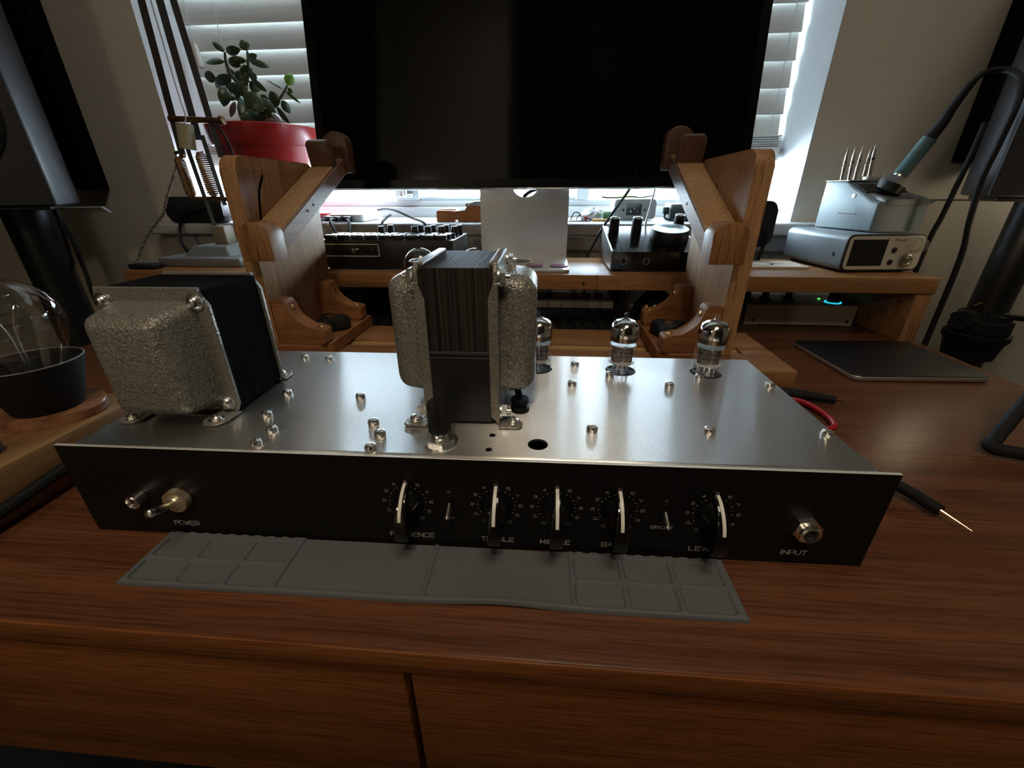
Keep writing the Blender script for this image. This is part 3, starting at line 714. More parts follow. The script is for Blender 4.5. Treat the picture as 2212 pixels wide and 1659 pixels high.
# ---- power transformer (left, end bells towards front and back)
bm = box(NB(), 0.0128, 0.0800, 0.0445, 0.0905, 0.0640, 0.1396, 0.0006, 1)
pt = ap('power_transformer', bm, M_lamV, label='larger transformer with grey hammertone end bells at the left end')
def flangeV(v0, v1, vfoot):
    z0, z1, a, b_ = H + 0.0004, 0.1412, 0.0112, 0.0817
    out = [(a, z0 + 0.004), (a + 0.003, z0), (b_ - 0.003, z0), (b_, z0 + 0.006), (b_, z1 - 0.010), (b_ - 0.0042, z1 - 0.0036), (b_ - 0.0042, z1), (a + 0.0042, z1), (a + 0.0042, z1 - 0.0036), (a, z1 - 0.010)]
    bm = prism(NB(), out, 'y', v0, v1, 0.0004, 1)
    for c in (0.0204, 0.0740):
        s = 1 if vfoot > v1 else -1; e = v1 if s > 0 else v0
        L_ = abs(vfoot - e); o_ = [(c - 0.0082, e), (c - 0.0078, e + s * (L_ - 0.006)), (c - 0.0045, e + s * (L_ - 0.001)), (c, vfoot), (c + 0.0045, e + s * (L_ - 0.001)), (c + 0.0078, e + s * (L_ - 0.006)), (c + 0.0082, e)]
        prism(bm, o_, 'z', H + 0.0003, H + 0.0017, 0.0003, 1)
    s = 1 if vfoot > v1 else -1; e = v1 if s > 0 else v0
    box(bm, 0.022, 0.072, min(e, e + s * 0.006), max(e, e + s * 0.006), H + 0.0003, H + 0.0015)
    return bm
ap('flange', flangeV(0.0420, 0.0446, 0.0235), M_flange, pt); ap('flange', flangeV(0.0904, 0.0930, 0.1080), M_flange, pt)
bm = NB(); hexa(bm, [(0.0205, 0.0424, 0.0668), (0.0735, 0.0424, 0.0668), (0.0735, 0.0424, 0.1335), (0.0205, 0.0424, 0.1335), (0.0250, 0.0180, 0.0715), (0.0680, 0.0180, 0.0715), (0.0680, 0.0180, 0.1292), (0.0250, 0.0180, 0.1292)], 0.0066, 5)
ap('end_bell', bm, M_hammer, pt)
bm = NB(); hexa(bm, [(0.0205, 0.0926, 0.0668), (0.0735, 0.0926, 0.0668), (0.0735, 0.0926, 0.1335), (0.0205, 0.0926, 0.1335), (0.0250, 0.1130, 0.0715), (0.0680, 0.1130, 0.0715), (0.0680, 0.1130, 0.1292), (0.0250, 0.1130, 0.1292)], 0.0085, 5)
ap('end_bell', bm, M_hammer, pt)
for u in (0.0190, 0.0745):
    for z in (0.0690, 0.1330):
        bm = lathe(NB(), [(0.0052, 0), (0.0052, 0.0006), (0.0042, 0.0007), (0.0040, 0.0018), (0.0030, 0.0030), (0.0014, 0.0036), (0, 0.0037)], (u, 0.0420, z), (0, -1, 0), 22)
        ap('bolt', bm, M_zinc, pt)
for u, v in ((0.0204, 0.0295), (0.0740, 0.0305), (0.0204, 0.1), (0.0740, 0.1005)):
    bm = lathe(NB(), [(0.0042, 0), (0.0042, 0.0006), (0.0032, 0.0007), (0.0031, 0.0018), (0.0020, 0.0028), (0.0010, 0.0029), (0.0008, 0.0019), (0, 0.0018)], (u, v, H + 0.0016), n=18)
    ap('foot_screw', bm, M_chrome, pt)
# ---- output transformer (middle, end bells to both sides)
bm = box(NB(), 0.2062, 0.2448, 0.0366, 0.1036, 0.0640, 0.1540, 0.0004, 1)
ot = ap('output_transformer', bm, M_lamU, label='slimmer transformer with laminated core facing the front in the middle')
bm = box(NB(), 0.2082, 0.2428, 0.0360, 0.0368, 0.0640, 0.1050, 0.0003, 1)
cyl(bm, (0.2085, 0.0368, 0.1072), (0.2425, 0.0368, 0.1072), 0.0013, None, 10)
ap('core_strap', bm, M_satin, ot)
def flangeU(s):
    c = 0.2255
    X = lambda d: c + s * d
    zt = 0.1560
    out = [(0.0362, H + 0.0004), (0.1036, H + 0.0004), (0.1036, zt - 0.004), (0.0995, zt), (0.0402, zt), (0.0362, zt - 0.004)]
    bm = prism(NB(), out, 'x', min(X(0.0196), X(0.0222)), max(X(0.0196), X(0.0222)), 0.0004, 1)
    # lip folded round the front and back edge of the core
    for v0, v1 in ((0.0352, 0.0364), (0.1037, 0.1049)):
        lip = [(X(0.0222), H + 0.0010), (X(0.0168), H + 0.006), (X(0.0168), 0.1380), (X(0.0198), 0.1465), (X(0.0222), 0.1465)]
        prism(bm, lip, 'y', v0, v1, 0.0003, 1)
    box(bm, min(X(0.0172), X(0.0222)), max(X(0.0172), X(0.0222)), 0.0405, 0.0990, zt - 0.0020, zt + 0.0002, 0.0006)
    for vv, e in ((0.0312, 0.0450), (0.109, 0.0945)):
        a, b_ = X(0.0215), X(0.0360)
        o_ = [(a, e), (a, vv), (X(0.0335), vv), (X(0.0355), vv + (0.0022 if vv < e else -0.0022)), (X(0.0355), vv + (0.0075 if vv < e else -0.0075)), (X(0.0270), e)]
        prism(bm, o_, 'z', H + 0.0003, H + 0.0017, 0.0003, 1)
    return bm
for s in (-1, 1):
    ap('flange', flangeU(s), M_flange, ot)
    c = 0.2255; X = lambda d: c + s * d
    bm = NB(); hexa(bm, [(X(0.0218), 0.0455, 0.0770), (X(0.0218), 0.0950, 0.0770), (X(0.0218), 0.0950, 0.1480), (X(0.0218), 0.0455, 0.1480), (X(0.0425), 0.0475, 0.0785), (X(0.0425), 0.0930, 0.0785), (X(0.0425), 0.0930, 0.1470), (X(0.0425), 0.0475, 0.1470)], 0.0085, 5)
    ap('end_bell', bm, M_hammer, ot)
    for v, z in ((0.0405, 0.1490), (0.0990, 0.1490), (0.0405, 0.0695), (0.0990, 0.0695)):
        bm = lathe(NB(), [(0, 0), (0.0050, 0), (0.0050, 0.0010), (0, 0.0010)], (X(0.0222), v, z), (s, 0, 0), 22)
        hexnut(bm, (X(0.0232), v, z), (s, 0, 0), 0.0040, 0.0030, 0, 0.4)
        cyl(bm, (X(0.0262), v, z), (X(0.0285), v, z), 0.0019, None, 14)
        ap('bolt', bm, M_zinc, ot)
    for v in (0.0378, 0.1015):
        bm = lathe(NB(), [(0.0042, 0), (0.0042, 0.0006), (0.0034, 0.0007), (0.0033, 0.0020), (0.0020, 0.0030), (0.0010, 0.0031), (0.0008, 0.0019), (0, 0.0018)], (X(0.0296), v, H + 0.0016), n=18)
        ap('foot_screw', bm, M_chrome, ot)

# ================================================================= valves (each plugs in and lifts out)
M_getter = plain('getter_mirror', (0.62, 0.58, 0.53), 0.10, 1.0)
M_getter2 = plain('getter_edge', (0.20, 0.135, 0.085), 0.16, 0.9)
M_plate = plain('valve_plate', (0.22, 0.165, 0.13), 0.40, 0.5)
M_mica = plain('mica_disc', (0.72, 0.73, 0.74), 0.35)
M_ink = plain('valve_ink', (0.02, 0.02, 0.02), 0.5)
def small_valve(u, v, label):
    t = thing('vacuum_tube', label, 'vacuum tube', AM @ Vector((u, v, H)), AR, 'small preamp valves at the back edge')
    P = lambda name, bm, m, **k: part(name, bm, m, t, local=True, **k)
    P('envelope', lathe(NB(), [(0, 0.0004), (0.0100, 0.0004), (0.0107, 0.0016), (0.0109, 0.0040), (0.0109, 0.0330), (0.0104, 0.0362), (0.0090, 0.0386), (0.0066, 0.0402), (0.0036, 0.0411), (0.0016, 0.0418), (0.0011, 0.0432), (0.0015, 0.0446), (0.0010, 0.0458), (0, 0.0462)], n=40), M_glass)
    g = P('getter', lathe(NB(), [(0.0104, 0.0288), (0.0105, 0.0330), (0.0100, 0.0358), (0.0086, 0.0380), (0.0062, 0.0396), (0.0034, 0.0404)], n=36), M_getter)
    P('getter_edge', lathe(NB(), [(0.0103, 0.0252), (0.0104, 0.0289)], n=36), M_getter2)
    bm = NB()
    for s in (-1, 1): prism(bm, rrect(0.0068, 0.0074, 0.0016, 3, s * 0.0038, 0), 'z', 0.0085, 0.0200, 0.0003, 1)
    for s in (-1, 1): box(bm, s * 0.0038 - 0.0042, s * 0.0038 + 0.0042, -0.0003, 0.0003, 0.0082, 0.0203)
    P('anode', bm, M_plate)
    for z in (0.0074, 0.0212):
        pts = [( (0.0098 if k % 2 else 0.0090) * math.cos(2 * PI * k / 32), (0.0098 if k % 2 else 0.0090) * math.sin(2 * PI * k / 32)) for k in range(32)]
        P('mica_spacer', prism(NB(), pts, 'z', z, z + 0.0007), M_mica)
    bm = NB()
    for k in range(9):
        a = 2 * PI * (k + 0.5) / 10; c, s = math.cos(a), math.sin(a)
        tube(bm, [(0.0062 * c, 0.0062 * s, 0.0006), (0.0062 * c, 0.0062 * s, 0.0038), (0.0044 * c, 0.0044 * s, 0.0074)], 0.0004, 6, 3)
    for k in (-1, 1): tube(bm, [(0.003 * k, 0, 0.0212), (0.003 * k, 0, 0.0262), (0, 0, 0.0272)], 0.0003, 6, 3)
    lathe(bm, [(0.0060, 0.0262), (0.0064, 0.0268), (0.0060, 0.0274), (0.0056, 0.0268), (0.0060, 0.0262)], n=24)
    P('lead_wires', bm, M_chrome)
    a0 = math.atan2(-(AY + v), -(AX + u)) - 0.03
    def fn(x, y, h):
        a = a0 + x / 0.0110; return ((0.01095 + h) * math.cos(a), (0.01095 + h) * math.sin(a), y)
    for wd, a_, b_, z_, h_, w_ in (('12AX7WA', -0.0075, 0.0080, 0.0205, 0.0022, 0.00042), ('MADE IN RUSSIA', -0.0085, 0.0090, 0.0174, 0.0017, 0.00034), ('SOVTEK', -0.0045, 0.0060, 0.0138, 0.0020, 0.0004)):
        P('lettering', text(NB(), wd, a_, b_, z_, h_, w_, fn), M_ink)
small_valve(*TUBES[0], 'small clear valve half hidden behind the middle transformer')
small_valve(*TUBES[1], 'small clear valve with silvered top standing alone, second from the right')
small_valve(*TUBES[2], 'small clear valve with silvered top nearest the rear right chassis corner')
def big_valve(u, v, label):
    t = thing('vacuum_tube', label, 'vacuum tube', AM @ Vector((u, v, H)), AR, 'taller output valves behind the middle transformer')
    P = lambda name, bm, m, **k: part(name, bm, m, t, local=True, **k)
    R_ = 0.0118; dome = [(R_ * math.cos(a), 0.0795 + 0.0122 * math.sin(a)) for a in [PI / 2 * k / 10 for k in range(11)]]
    P('envelope', lathe(NB(), [(0, 0.0008), (0.0095, 0.0008), (0.0112, 0.003), (R_, 0.006)] + dome[:-1] + [(0, 0.0917)], n=40), M_glass)
    P('getter', lathe(NB(), [(0.0060, 0.0815), (0.0078, 0.0830), (0.0060, 0.0842), (0, 0.0842)], n=30), M_getter)
    P('getter_edge', lathe(NB(), [(0.0112, 0.066), (0.0113, 0.0735)], n=36), M_getter2)
    P('anode', prism(NB(), rrect(0.0150, 0.0090, 0.003, 4), 'z', 0.016, 0.062, 0.0005, 1), M_plate)
    for z in (0.013, 0.0640): P('mica_spacer', prism(NB(), circle(0.0100, 28), 'z', z, z + 0.0008), M_mica)
    bm = NB()
    for k in (-1, 1): tube(bm, [(0.003 * k, 0, 0.064), (0.003 * k, 0, 0.081)], 0.0004, 6, smooth=False)
    P('lead_wires', bm, M_chrome)
big_valve(*PTUBES[0], 'tall clear valve whose dome shows left of the middle transformer')
big_valve(*PTUBES[1], 'tall clear valve just peeping over the middle transformer')

# ================================================================= wooden work cradle behind the chassis
cb = thing('work_cradle', 'oak plank base of the work cradle with a slot along its length', 'base', (-0.06, 0.48, 0))
def plank(y0, y1, z1, m, x0=-0.38, x1=0.2590): part('plank', box(NB(), x0, x1, y0, y1, 0.0002, z1, 0.0012), m, cb)
plank(0.4165, 0.4660, 0.020, M_oakX); plank(0.4866, 0.5460, 0.020, M_oakX)
part('plank', box(NB(), 0.2245, 0.2590, 0.4662, 0.4864, 0.0002, 0.0199, 0.0008), M_oakX, cb)
part('plank', box(NB(), -0.38, -0.3445, 0.4662, 0.4864, 0.0002, 0.0199, 0.0008), M_oakX, cb)
part('slot_strip', box(NB(), -0.3443, 0.2243, 0.4662, 0.4740, 0.0002, 0.0175, 0.0006), M_strip, cb)
part('slot_strip', box(NB(), -0.3443, 0.2243, 0.4790, 0.4864, 0.0002, 0.0175, 0.0006), M_strip, cb)
def bracket(s, label):
    """upright with sloping cork-faced arm; s = +1 right, -1 left; d = distance from the cradle's centre line"""
    X = lambda d: -0.06 + s * d
    B = lambda a, b_: (min(X(a), X(b_)), max(X(a), X(b_)))
    t = thing('cradle_bracket', label, 'bracket', (X(0.215), 0.48, 0.0202), 0, 'two cork faced brackets of the wooden cradle')
    P = lambda name, bm, m, par=None, **k: part(name, bm, m, par or t, **k)
    P('foot_plate', prism(NB(), [(X(0.1795), 0.546), (X(0.251), 0.546), (X(0.251), 0.4205), (X(0.190), 0.4205), (X(0.1795), 0.432)], 'z', 0.0203, 0.0345, 0.0008, 1), M_brack)
    r = 0.012
    def corner(cy, cz, a0, a1, rr=r): return [(cy + rr * math.cos(math.radians(a0 + (a1 - a0) * k / 6)), cz + rr * math.sin(math.radians(a0 + (a1 - a0) * k / 6))) for k in range(7)]
    up = [(0.420, 0.0348), (0.5555, 0.0348)] + corner(0.553, 0.2060, 0, 90, 0.014) + corner(0.4345, 0.2070, 90, 180, 0.0145)
    up_o = P('upright', prism(NB(), up, 'x', *B(0.235, 0.2515), 0.0012, 2), M_oakZ)
    # sloping arm
    sl = math.tan(math.radians(24.2)); ct = lambda y: 0.1534 + (y - 0.425) * sl
    arm = [(0.4215, ct(0.4215)), (0.4215, ct(0.4215) - 0.0195), (0.607, ct(0.607) - 0.0195), (0.599, ct(0.599))]
    am = P('arm', prism(NB(), arm, 'x', *B(0.205, 0.235), 0.0008, 1), M_walnutY)
    ck = [(0.424, ct(0.424)), (0.5600, ct(0.5600)), (0.5590, ct(0.5590) + 0.0032), (0.4230, ct(0.4230) + 0.0032)]
    P('cork_pad', prism(NB(), ck, 'x', *B(0.2056, 0.2344)), M_cork, am)
    o_ = [(X(0.2042), 0.1278), (X(0.2349), 0.1278), (X(0.2349), 0.1535), (X(0.2325), 0.1590), (X(0.2270), 0.1625), (X(0.2200), 0.1635), (X(0.2125), 0.1625), (X(0.2068), 0.1590), (X(0.2042), 0.1535)]
    P('front_stop', prism(NB(), o_, 'y', 0.4000, 0.4245, 0.0012, 2), M_block, am)
    T = Matrix.Translation((0, 0.5600, 0.2130)) @ Matrix.Rotation(math.radians(12), 4, 'X') @ Matrix.Translation((0, -0.5600, -0.2130))
    P('rear_stop', prism(NB(), [(X(0.2055), 0.2090), (X(0.2345), 0.2090), (X(0.2345), 0.2410), (X(0.2315), 0.2450), (X(0.2085), 0.2450), (X(0.2055), 0.2410)], 'y', 0.5605, 0.5740, 0.0022, 2, T), M_walnut, am)
    o_ = [(X(0.198), 0.2110), (X(0.229), 0.2110), (X(0.229), 0.2400)] + [(X(0.2135 + 0.0155 * math.cos(PI * k / 8)), 0.2460 + 0.012 * math.sin(PI * k / 8)) for k in range(9)] + [(X(0.198), 0.2400)]
    P('end_block', prism(NB(), o_, 'y', 0.5900, 0.6085, 0.0022, 2), M_walnut, am)
    for y0 in (0.4215, 0.5190):
        cr = [(X(0.186 + 0.0320 * math.sin(PI / 2 * k / 8)), 0.0525 + 0.0270 * (1 - math.cos(PI / 2 * k / 8))) for k in range(9)]
        poly = [(X(0.2349), 0.0347), (X(0.184), 0.0347), (X(0.1815), 0.0375), (X(0.1815), 0.0500), (X(0.184), 0.0525)] + cr[1:] + [(X(0.2180), 0.0805), (X(0.2205), 0.0838), (X(0.2300), 0.0845), (X(0.2349), 0.0835)]
        fb = P('corner_block', prism(NB(), poly, 'y', y0, y0 + 0.020, 0.0009, 2), M_brack)
        for (d_, z_, ax) in ((0.1895, 0.0524, (0, 0, 1)), (0.2178, 0.0740, (-s, 0, 0.15))):
            bm = lathe(NB(), [(0.0036, 0), (0.0034, 0.0010), (0.0022, 0.0020), (0, 0.0023)], (X(d_), y0 + 0.010, z_), ax, 16)
            P('brass_screw', bm, M_brass, fb)
    bm = NB(); c = Vector((X(0.2020), 0.4795, 0.0350)); n = 36
    rg = []
    for rr, z in ((0.8, 0), (1.0, 0.002), (1.0, 0.0115), (0.86, 0.0150)):
        rg.append([bm.verts.new(c + Vector(((0.0180 + 0.0042 * math.cos(3 * 2 * PI * k / n)) * rr * math.cos(2 * PI * k / n + 0.3), (0.0180 + 0.0042 * math.cos(3 * 2 * PI * k / n)) * rr * math.sin(2 * PI * k / n + 0.3), z + 0.0008))) for k in range(n)])
    for a, b_ in zip(rg, rg[1:]):
        for k in range(n): bm.faces.new((a[k], a[(k + 1) % n], b_[(k + 1) % n], b_[k]))
    bm.faces.new(rg[0]); bm.faces.new(rg[-1])
    kn = P('clamp_knob', bm, M_rub, label='black lobed clamp knob')
    bm = NB(); hexnut(bm, c + Vector((0, 0, 0.0150)), (0, 0, 1), 0.0058, 0.0018, 0, 0.2); P('knob_nut', bm, M_brass, kn)
    holes = ((0.2049, 0.4944, 0.1758, am), (0.2049, 0.4798, 0.1700, am), (0.2349, 0.5104, 0.1496, up_o), (0.2349, 0.4785, 0.1363, up_o)) if s < 0 else ((0.2049, 0.4944, 0.1758, am), (0.2349, 0.500, 0.192, up_o))
    for d_, y, z, par in holes:
        P('screw_hole', cyl(NB(), (X(d_), y, z), (X(d_ - 0.0003), y, z), 0.0016, None, 12), M_matte, par)
    if s < 0:
        bm = NB(); pts = smooth_path([(0, 0.4589, 0.2042), (0, 0.4480, 0.1900), (0, 0.4430, 0.1750), (0, 0.4400, 0.1630)], 6)
        fn = lambda y, z, h: (X(0.2349 - h), y, z)
        ribbon(bm, [(p.y, p.z) for p in pts], 0.0030, fn, 0.0002); P('slot', bm, M_matte, up_o)
    return t
bracket(1, 'right oak bracket of the cradle with cork faced sloping arm and black clamp knob')
bracket(-1, 'left oak bracket of the cradle with cork faced sloping arm, beside the red pot')

# ================================================================= raised shelf at the back of the desk
sh = thing('desk_shelf', 'oak monitor shelf standing along the back of the desk', 'shelf', (-0.06, 0.66, 0))
part('top_board', box(NB(), -0.620, 0.497, 0.5815, 0.737, 0.0660, 0.0855, 0.0010), M_oakX, sh)
part('edge_strip', box(NB(), -0.620, 0.0674, 0.5785, 0.5816, 0.0658, 0.0855, 0.0006), M_oakX, sh)
part('edge_strip', box(NB(), 0.0678, 0.497, 0.5785, 0.5816, 0.0658, 0.0855, 0.0006), M_oakX, sh)
part('side_panel', box(NB(), 0.4765, 0.4965, 0.5800, 0.737, 0.0002, 0.0658, 0.0010), M_oakZ, sh)
part('side_panel', box(NB(), -0.6195, -0.5995, 0.5800, 0.737, 0.0002, 0.0658, 0.0010), M_oakZ, sh)
part('screw_hole', cyl(NB(), (0.0496, 0.5784, 0.0742), (0.0496, 0.5780, 0.0742), 0.0020, None, 12), M_matte, sh)

# ================================================================= monitor
mo = thing('monitor', 'large black monitor on a silver stand in front of the window blind', 'monitor', (-0.034, 0.70, 0.0856))
TM = Matrix.Translation((-0.0350, 0.680, 0.1922)) @ Matrix.Rotation(math.radians(-8.3), 4, 'X')
bm = box(NB(), -0.3115, 0.3115, 0.0020, 0.0200, 0.0, 0.362, 0.0035, 2, TM); hs = part('housing', bm, M_alu2, mo)
part('screen_glass', box(NB(), -0.3110, 0.3110, 0.0, 0.0024, 0.0006, 0.3614, 0.0008, 1, TM), M_screen, mo)
bm = NB()
for a in ((-0.3108, 0.3108, 0.0006, 0.0125), (-0.3108, 0.3108, 0.3495, 0.3614), (-0.3108, -0.2990, 0.0125, 0.3495), (0.2990, 0.3108, 0.0125, 0.3495)): box(bm, a[0], a[1], -0.0002, 0.0004, a[2], a[3], 0, 1, TM)
part('bezel', bm, plain('bezel_black', (0.0022, 0.0022, 0.0022), 0.35, 0.0, 0.2), mo)
hole = circle(0.0215, 40, -0.0372, 0.2005)
bm = plate([(-0.1085, 0.0862), (0.0308, 0.0862), (0.0308, 0.262), (-0.1085, 0.262)], [hole], 0.0055, Matrix.Translation((0, 0.7215, 0)) @ Matrix.Rotation(PI / 2, 4, 'X'))
box(bm, -0.075, 0.001, 0.708, 0.717, 0.228, 0.262)
st = part('stand_plate', bm, M_alu2, mo)
part('stand_foot', prism(NB(), rrect(0.1395, 0.1290, 0.006, 4, -0.03885, 0.6570), 'z', 0.0857, 0.0900, 0.0007, 1), M_alu2, mo)

# ================================================================= things on the shelf
lab = thing('sticker_patch', 'oval black and cream badge lying flat on the monitor foot', 'badge', (-0.045, 0.655, 0.0901))
def ell(a, b_, n=36): return [(-0.050 + a * math.cos(2 * PI * k / n), 0.655 + b_ * math.sin(2 * PI * k / n)) for k in range(n)]
part('backing', prism(NB(), ell(0.028, 0.024), 'z', 0.0901, 0.0914, 0.0003, 1), plain('cream_card', (0.60, 0.54, 0.45), 0.6), lab)
bm = NB(); fz = lambda x, y, h: (x, y, 0.0914 + h)
pts = ell(0.0245, 0.0205); bm.faces.new([bm.verts.new(fz(x, y, 0.0001)) for x, y in pts]); part('black_oval', bm, M_satin, lab)
bm = NB(); ribbon(bm, ell(0.0185, 0.0145) + ell(0.0185, 0.0145)[:1], 0.0016, fz, 0.0002); ribbon(bm, [(-0.060, 0.650), (-0.052, 0.662), (-0.046, 0.650), (-0.038, 0.660)], 0.0018, fz, 0.0002)
part('badge_mark', bm, plain('grey_mark', (0.25, 0.23, 0.20), 0.6), lab)
M_pick = plain('violet_pick', (0.28, 0.10, 0.24), 0.3)
def pick(x, y, rz, label):
    pts = []
    for k in range(24):
        a = 2 * PI * k / 24; r = 0.0125 * (1 - 0.16 * math.cos(3 * a) * 0.6); pts.append((r * math.cos(a) * 1.05, r * math.sin(a) * 0.85 * (1 - 0.2 * math.cos(a))))
    bm = prism(NB(), pts, 'z', 0, 0.0012, 0.0004, 1, Matrix.Translation((x, y, 0.0902)) @ Matrix.Rotation(rz, 4, 'Z'))
    single('guitar_pick', bm, M_pick, label, 'pick', 'violet guitar picks on the monitor foot')
pick(-0.0175, 0.6215, 0.2, 'violet guitar pick beside the oval badge')
pick(0.0160, 0.6205, 2.9, 'violet guitar pick lying at the right corner of the monitor foot')

# drum machine with sticker
dm = thing('drum_machine', 'black box drum machine with rows of buttons and a script sticker on its front', 'drum machine', (-0.23, 0.65, 0.0856))
part('case', box(NB(), -0.3260, -0.1320, 0.6030, 0.7080, 0.0885, 0.1255, 0.0010), M_satin, dm)
part('top_panel', box(NB(), -0.3255, -0.1325, 0.6035, 0.7075, 0.1250, 0.1265, 0.0004, 1), plain('dark_top_panel', (0.03, 0.032, 0.034), 0.28), dm)
part('side_cheek', box(NB(), -0.1325, -0.1308, 0.6025, 0.7085, 0.0870, 0.1270, 0.0005, 1), plain('side_metal', (0.30, 0.32, 0.36), 0.25, 0.8), dm)
for x in (-0.315, -0.145):
    for y in (0.615, 0.695): part('rubber_foot', cyl(NB(), (x, y, 0.0857), (x, y, 0.0887), 0.006), M_rub, dm)
bmesh_b = box(NB(), -0.0083, 0.0083, -0.0052, 0.0052, 0, 0.0062, 0.0009, 2); bmesh_me = mesh_of('button', bmesh_b, plain('button_black', (0.02, 0.02, 0.021), 0.25))
for j in range(3):
    for i in range(9): part('button', bmesh_me, None, dm, (-0.3115 + 0.0201 * i + 0.003 * j, 0.6140 + 0.0150 * j, 0.1264))
kbm = NB(); lathe(kbm, [(0.0056, 0), (0.0058, 0.0010), (0.0050, 0.0130), (0.0044, 0.0140), (0, 0.0140)], n=22); box(kbm, 0.0042, 0.0056, -0.0005, 0.0005, 0.0015, 0.0142)
kme = mesh_of('knob', kbm, M_satin)
for x, y in [(-0.2560, 0.668), (-0.2490, 0.690)] + [(-0.2035 + 0.0205 * i, 0.668) for i in range(4)] + [(-0.2010 + 0.0205 * i, 0.692) for i in range(4)]:
    part('knob', kme, None, dm, (x, y, 0.1264))
fs = lambda x, z, h: (x, 0.60265 - h, z)
bm = NB(); box(bm, -0.3195, -0.2375, 0.6027, 0.6031, 0.1035, 0.1222); stk = part('sticker', bm, plain('sticker_black', (0.012, 0.010, 0.009), 0.35), dm)
bm = NB(); M_foil = plain('foil_print', (0.92, 0.80, 0.70), 0.4, 0.0, grain=0.30, gscale=320)
x0, x1, z0, z1 = -0.3180, -0.2390, 0.1048, 0.1209
for a, b_ in (((x0, z0), (x1, z0)), ((x1, z0), (x1, z1)), ((x1, z1), (x0, z1)), ((x0, z1), (x0, z0))): ribbon(bm, [a, b_], 0.0011, fs, 0.0001)
SCRIPT = [ # cursive word drawn stroke by stroke, in letter units
 [(1.05,.80),(1.15,.98),(.95,1.1),(.6,1.0),(.3,.65),(.28,.25),(.55,.02),(.9,.08),(1.15,.3)], [(.45,1.05),(.2,1.12),(.05,.95),(.12,.8)],
 [(1.15,.3),(1.28,.55),(1.2,.15),(1.35,.02),(1.55,.2),(1.68,.55),(1.62,.12),(1.75,.02),(1.9,.2)],
 [(1.9,.2),(2.1,.62),(2.18,.3),(2.1,.04),(1.92,.06),(2.2,.1),(2.4,.3)], [(2.4,.3),(2.68,.98),(2.6,.15),(2.75,.02),(2.95,.2)], [(2.4,.68),(2.95,.70)],
 [(3.25,.56),(3.05,.5),(3.0,.2),(3.15,.02),(3.35,.12),(3.38,.42),(3.25,.56),(3.5,.44)],
 [(3.5,.44),(3.68,.56),(3.62,.02),(3.78,.45),(3.92,.56),(3.9,.02),(4.05,.45),(4.22,.56),(4.28,.45),(4.25,.1),(4.4,.02),(4.6,.25),(4.62,.7),(4.4,.85)]]
for sk in SCRIPT:
    P_ = smooth_path([(p[0] + 0.12 * p[1], p[1], 0) for p in sk], 5)
    ribbon(bm, [(-0.3150 + p.x * 0.0151, 0.1073 + p.y * 0.0103) for p in P_], 0.0016, fs, 0.00014)
part('script_lettering', bm, M_foil, stk)

# black controller with silver dial
ct_ = thing('audio_controller', 'black wedge controller with a large silver topped dial and two tall knobs', 'controller', (0.14, 0.66, 0.0856))
wz = lambda y: 0.1135 + (y - 0.604) * 0.196
part('case', prism(NB(), [(0.604, 0.0890), (0.725, 0.0890), (0.725, wz(0.725) - 0.001), (0.604, 0.1125)], 'x', 0.0885, 0.206, 0.0008, 1), M_gloss, ct_)
part('side_cheek', prism(NB(), [(0.6035, 0.0885), (0.726, 0.0885), (0.726, wz(0.726)), (0.6035, 0.1140)], 'x', 0.0868, 0.0886, 0.0004, 1), plain('cheek_metal', (0.40, 0.40, 0.39), 0.3, 0.9), ct_)
part('side_cheek', prism(NB(), [(0.6035, 0.0885), (0.726, 0.0885), (0.726, wz(0.726)), (0.6035, 0.1140)], 'x', 0.2059, 0.2077, 0.0004, 1), plain('cheek_metal', (0.40, 0.40, 0.39), 0.3, 0.9), ct_)
for x in (0.098, 0.198):
    for y in (0.615, 0.71): part('rubber_foot', cyl(NB(), (x, y, 0.0857), (x, y, 0.0892), 0.006), M_rub, ct_)
for x in (0.1044, 0.1350):
    j = part('jack_ring', lathe(NB(), [(0.0037, 0), (0.0048, 0), (0.0048, 0.0006), (0.0037, 0.0006), (0.0037, 0)], (x, 0.6041, 0.1003), (0, -1, 0), 26), plain('jack_grey', (0.16, 0.155, 0.15), 0.4), ct_)
    part('jack_hole', lathe(NB(), [(0.0036, 0.0002), (0, 0.0002)], (x, 0.6040, 0.1003), (0, -1, 0), 20), M_matte, j)
tn = Vector((0, -0.192, 0.98)).normalized()
for x, y in ((0.0995, 0.690), (0.1330, 0.690), (0.1985, 0.705)):
    k = part('tall_knob', lathe(NB(), [(0.0078, 0.0), (0.0080, 0.0015), (0.0072, 0.0220), (0, 0.0220)], (x, y, wz(y) - 0.0010), tn, 24), M_satin, ct_)
    c = Vector((x, y, wz(y) - 0.0010)) + tn * 0.0220
    bm = lathe(NB(), [(0.0072, 0), (0.0068, 0.0006), (0, 0.0006)], c, tn, 24); box(bm, -0.0006, 0.0006, -0.005, 0.005, 0.0006, 0.0016, 0, 1, Matrix.Translation(c) @ basis(tn).to_4x4())
    part('knob_cap', bm, plain('cap_silver', (0.30, 0.30, 0.30), 0.35, 1.0), k)
c = Vector((0.1735, 0.655, wz(0.655) - 0.0005))
dk = part('dial', lathe(NB(), [(0.0268, 0), (0.0272, 0.0015), (0.0262, 0.0150), (0.0256, 0.0160), (0, 0.0160)], c, tn, 48), M_satin, ct_)
part('dial_top', lathe(NB(), [(0.0256, 0.0158), (0.0252, 0.0166), (0.0040, 0.0166), (0.0036, 0.0164)], c, tn, 48), plain('dial_silver', (0.20, 0.225, 0.26), 0.36, 1.0), dk)
part('dial_light', lathe(NB(), [(0.0040, 0.0164), (0, 0.0166)], c, tn, 20), M_bluedot, dk)

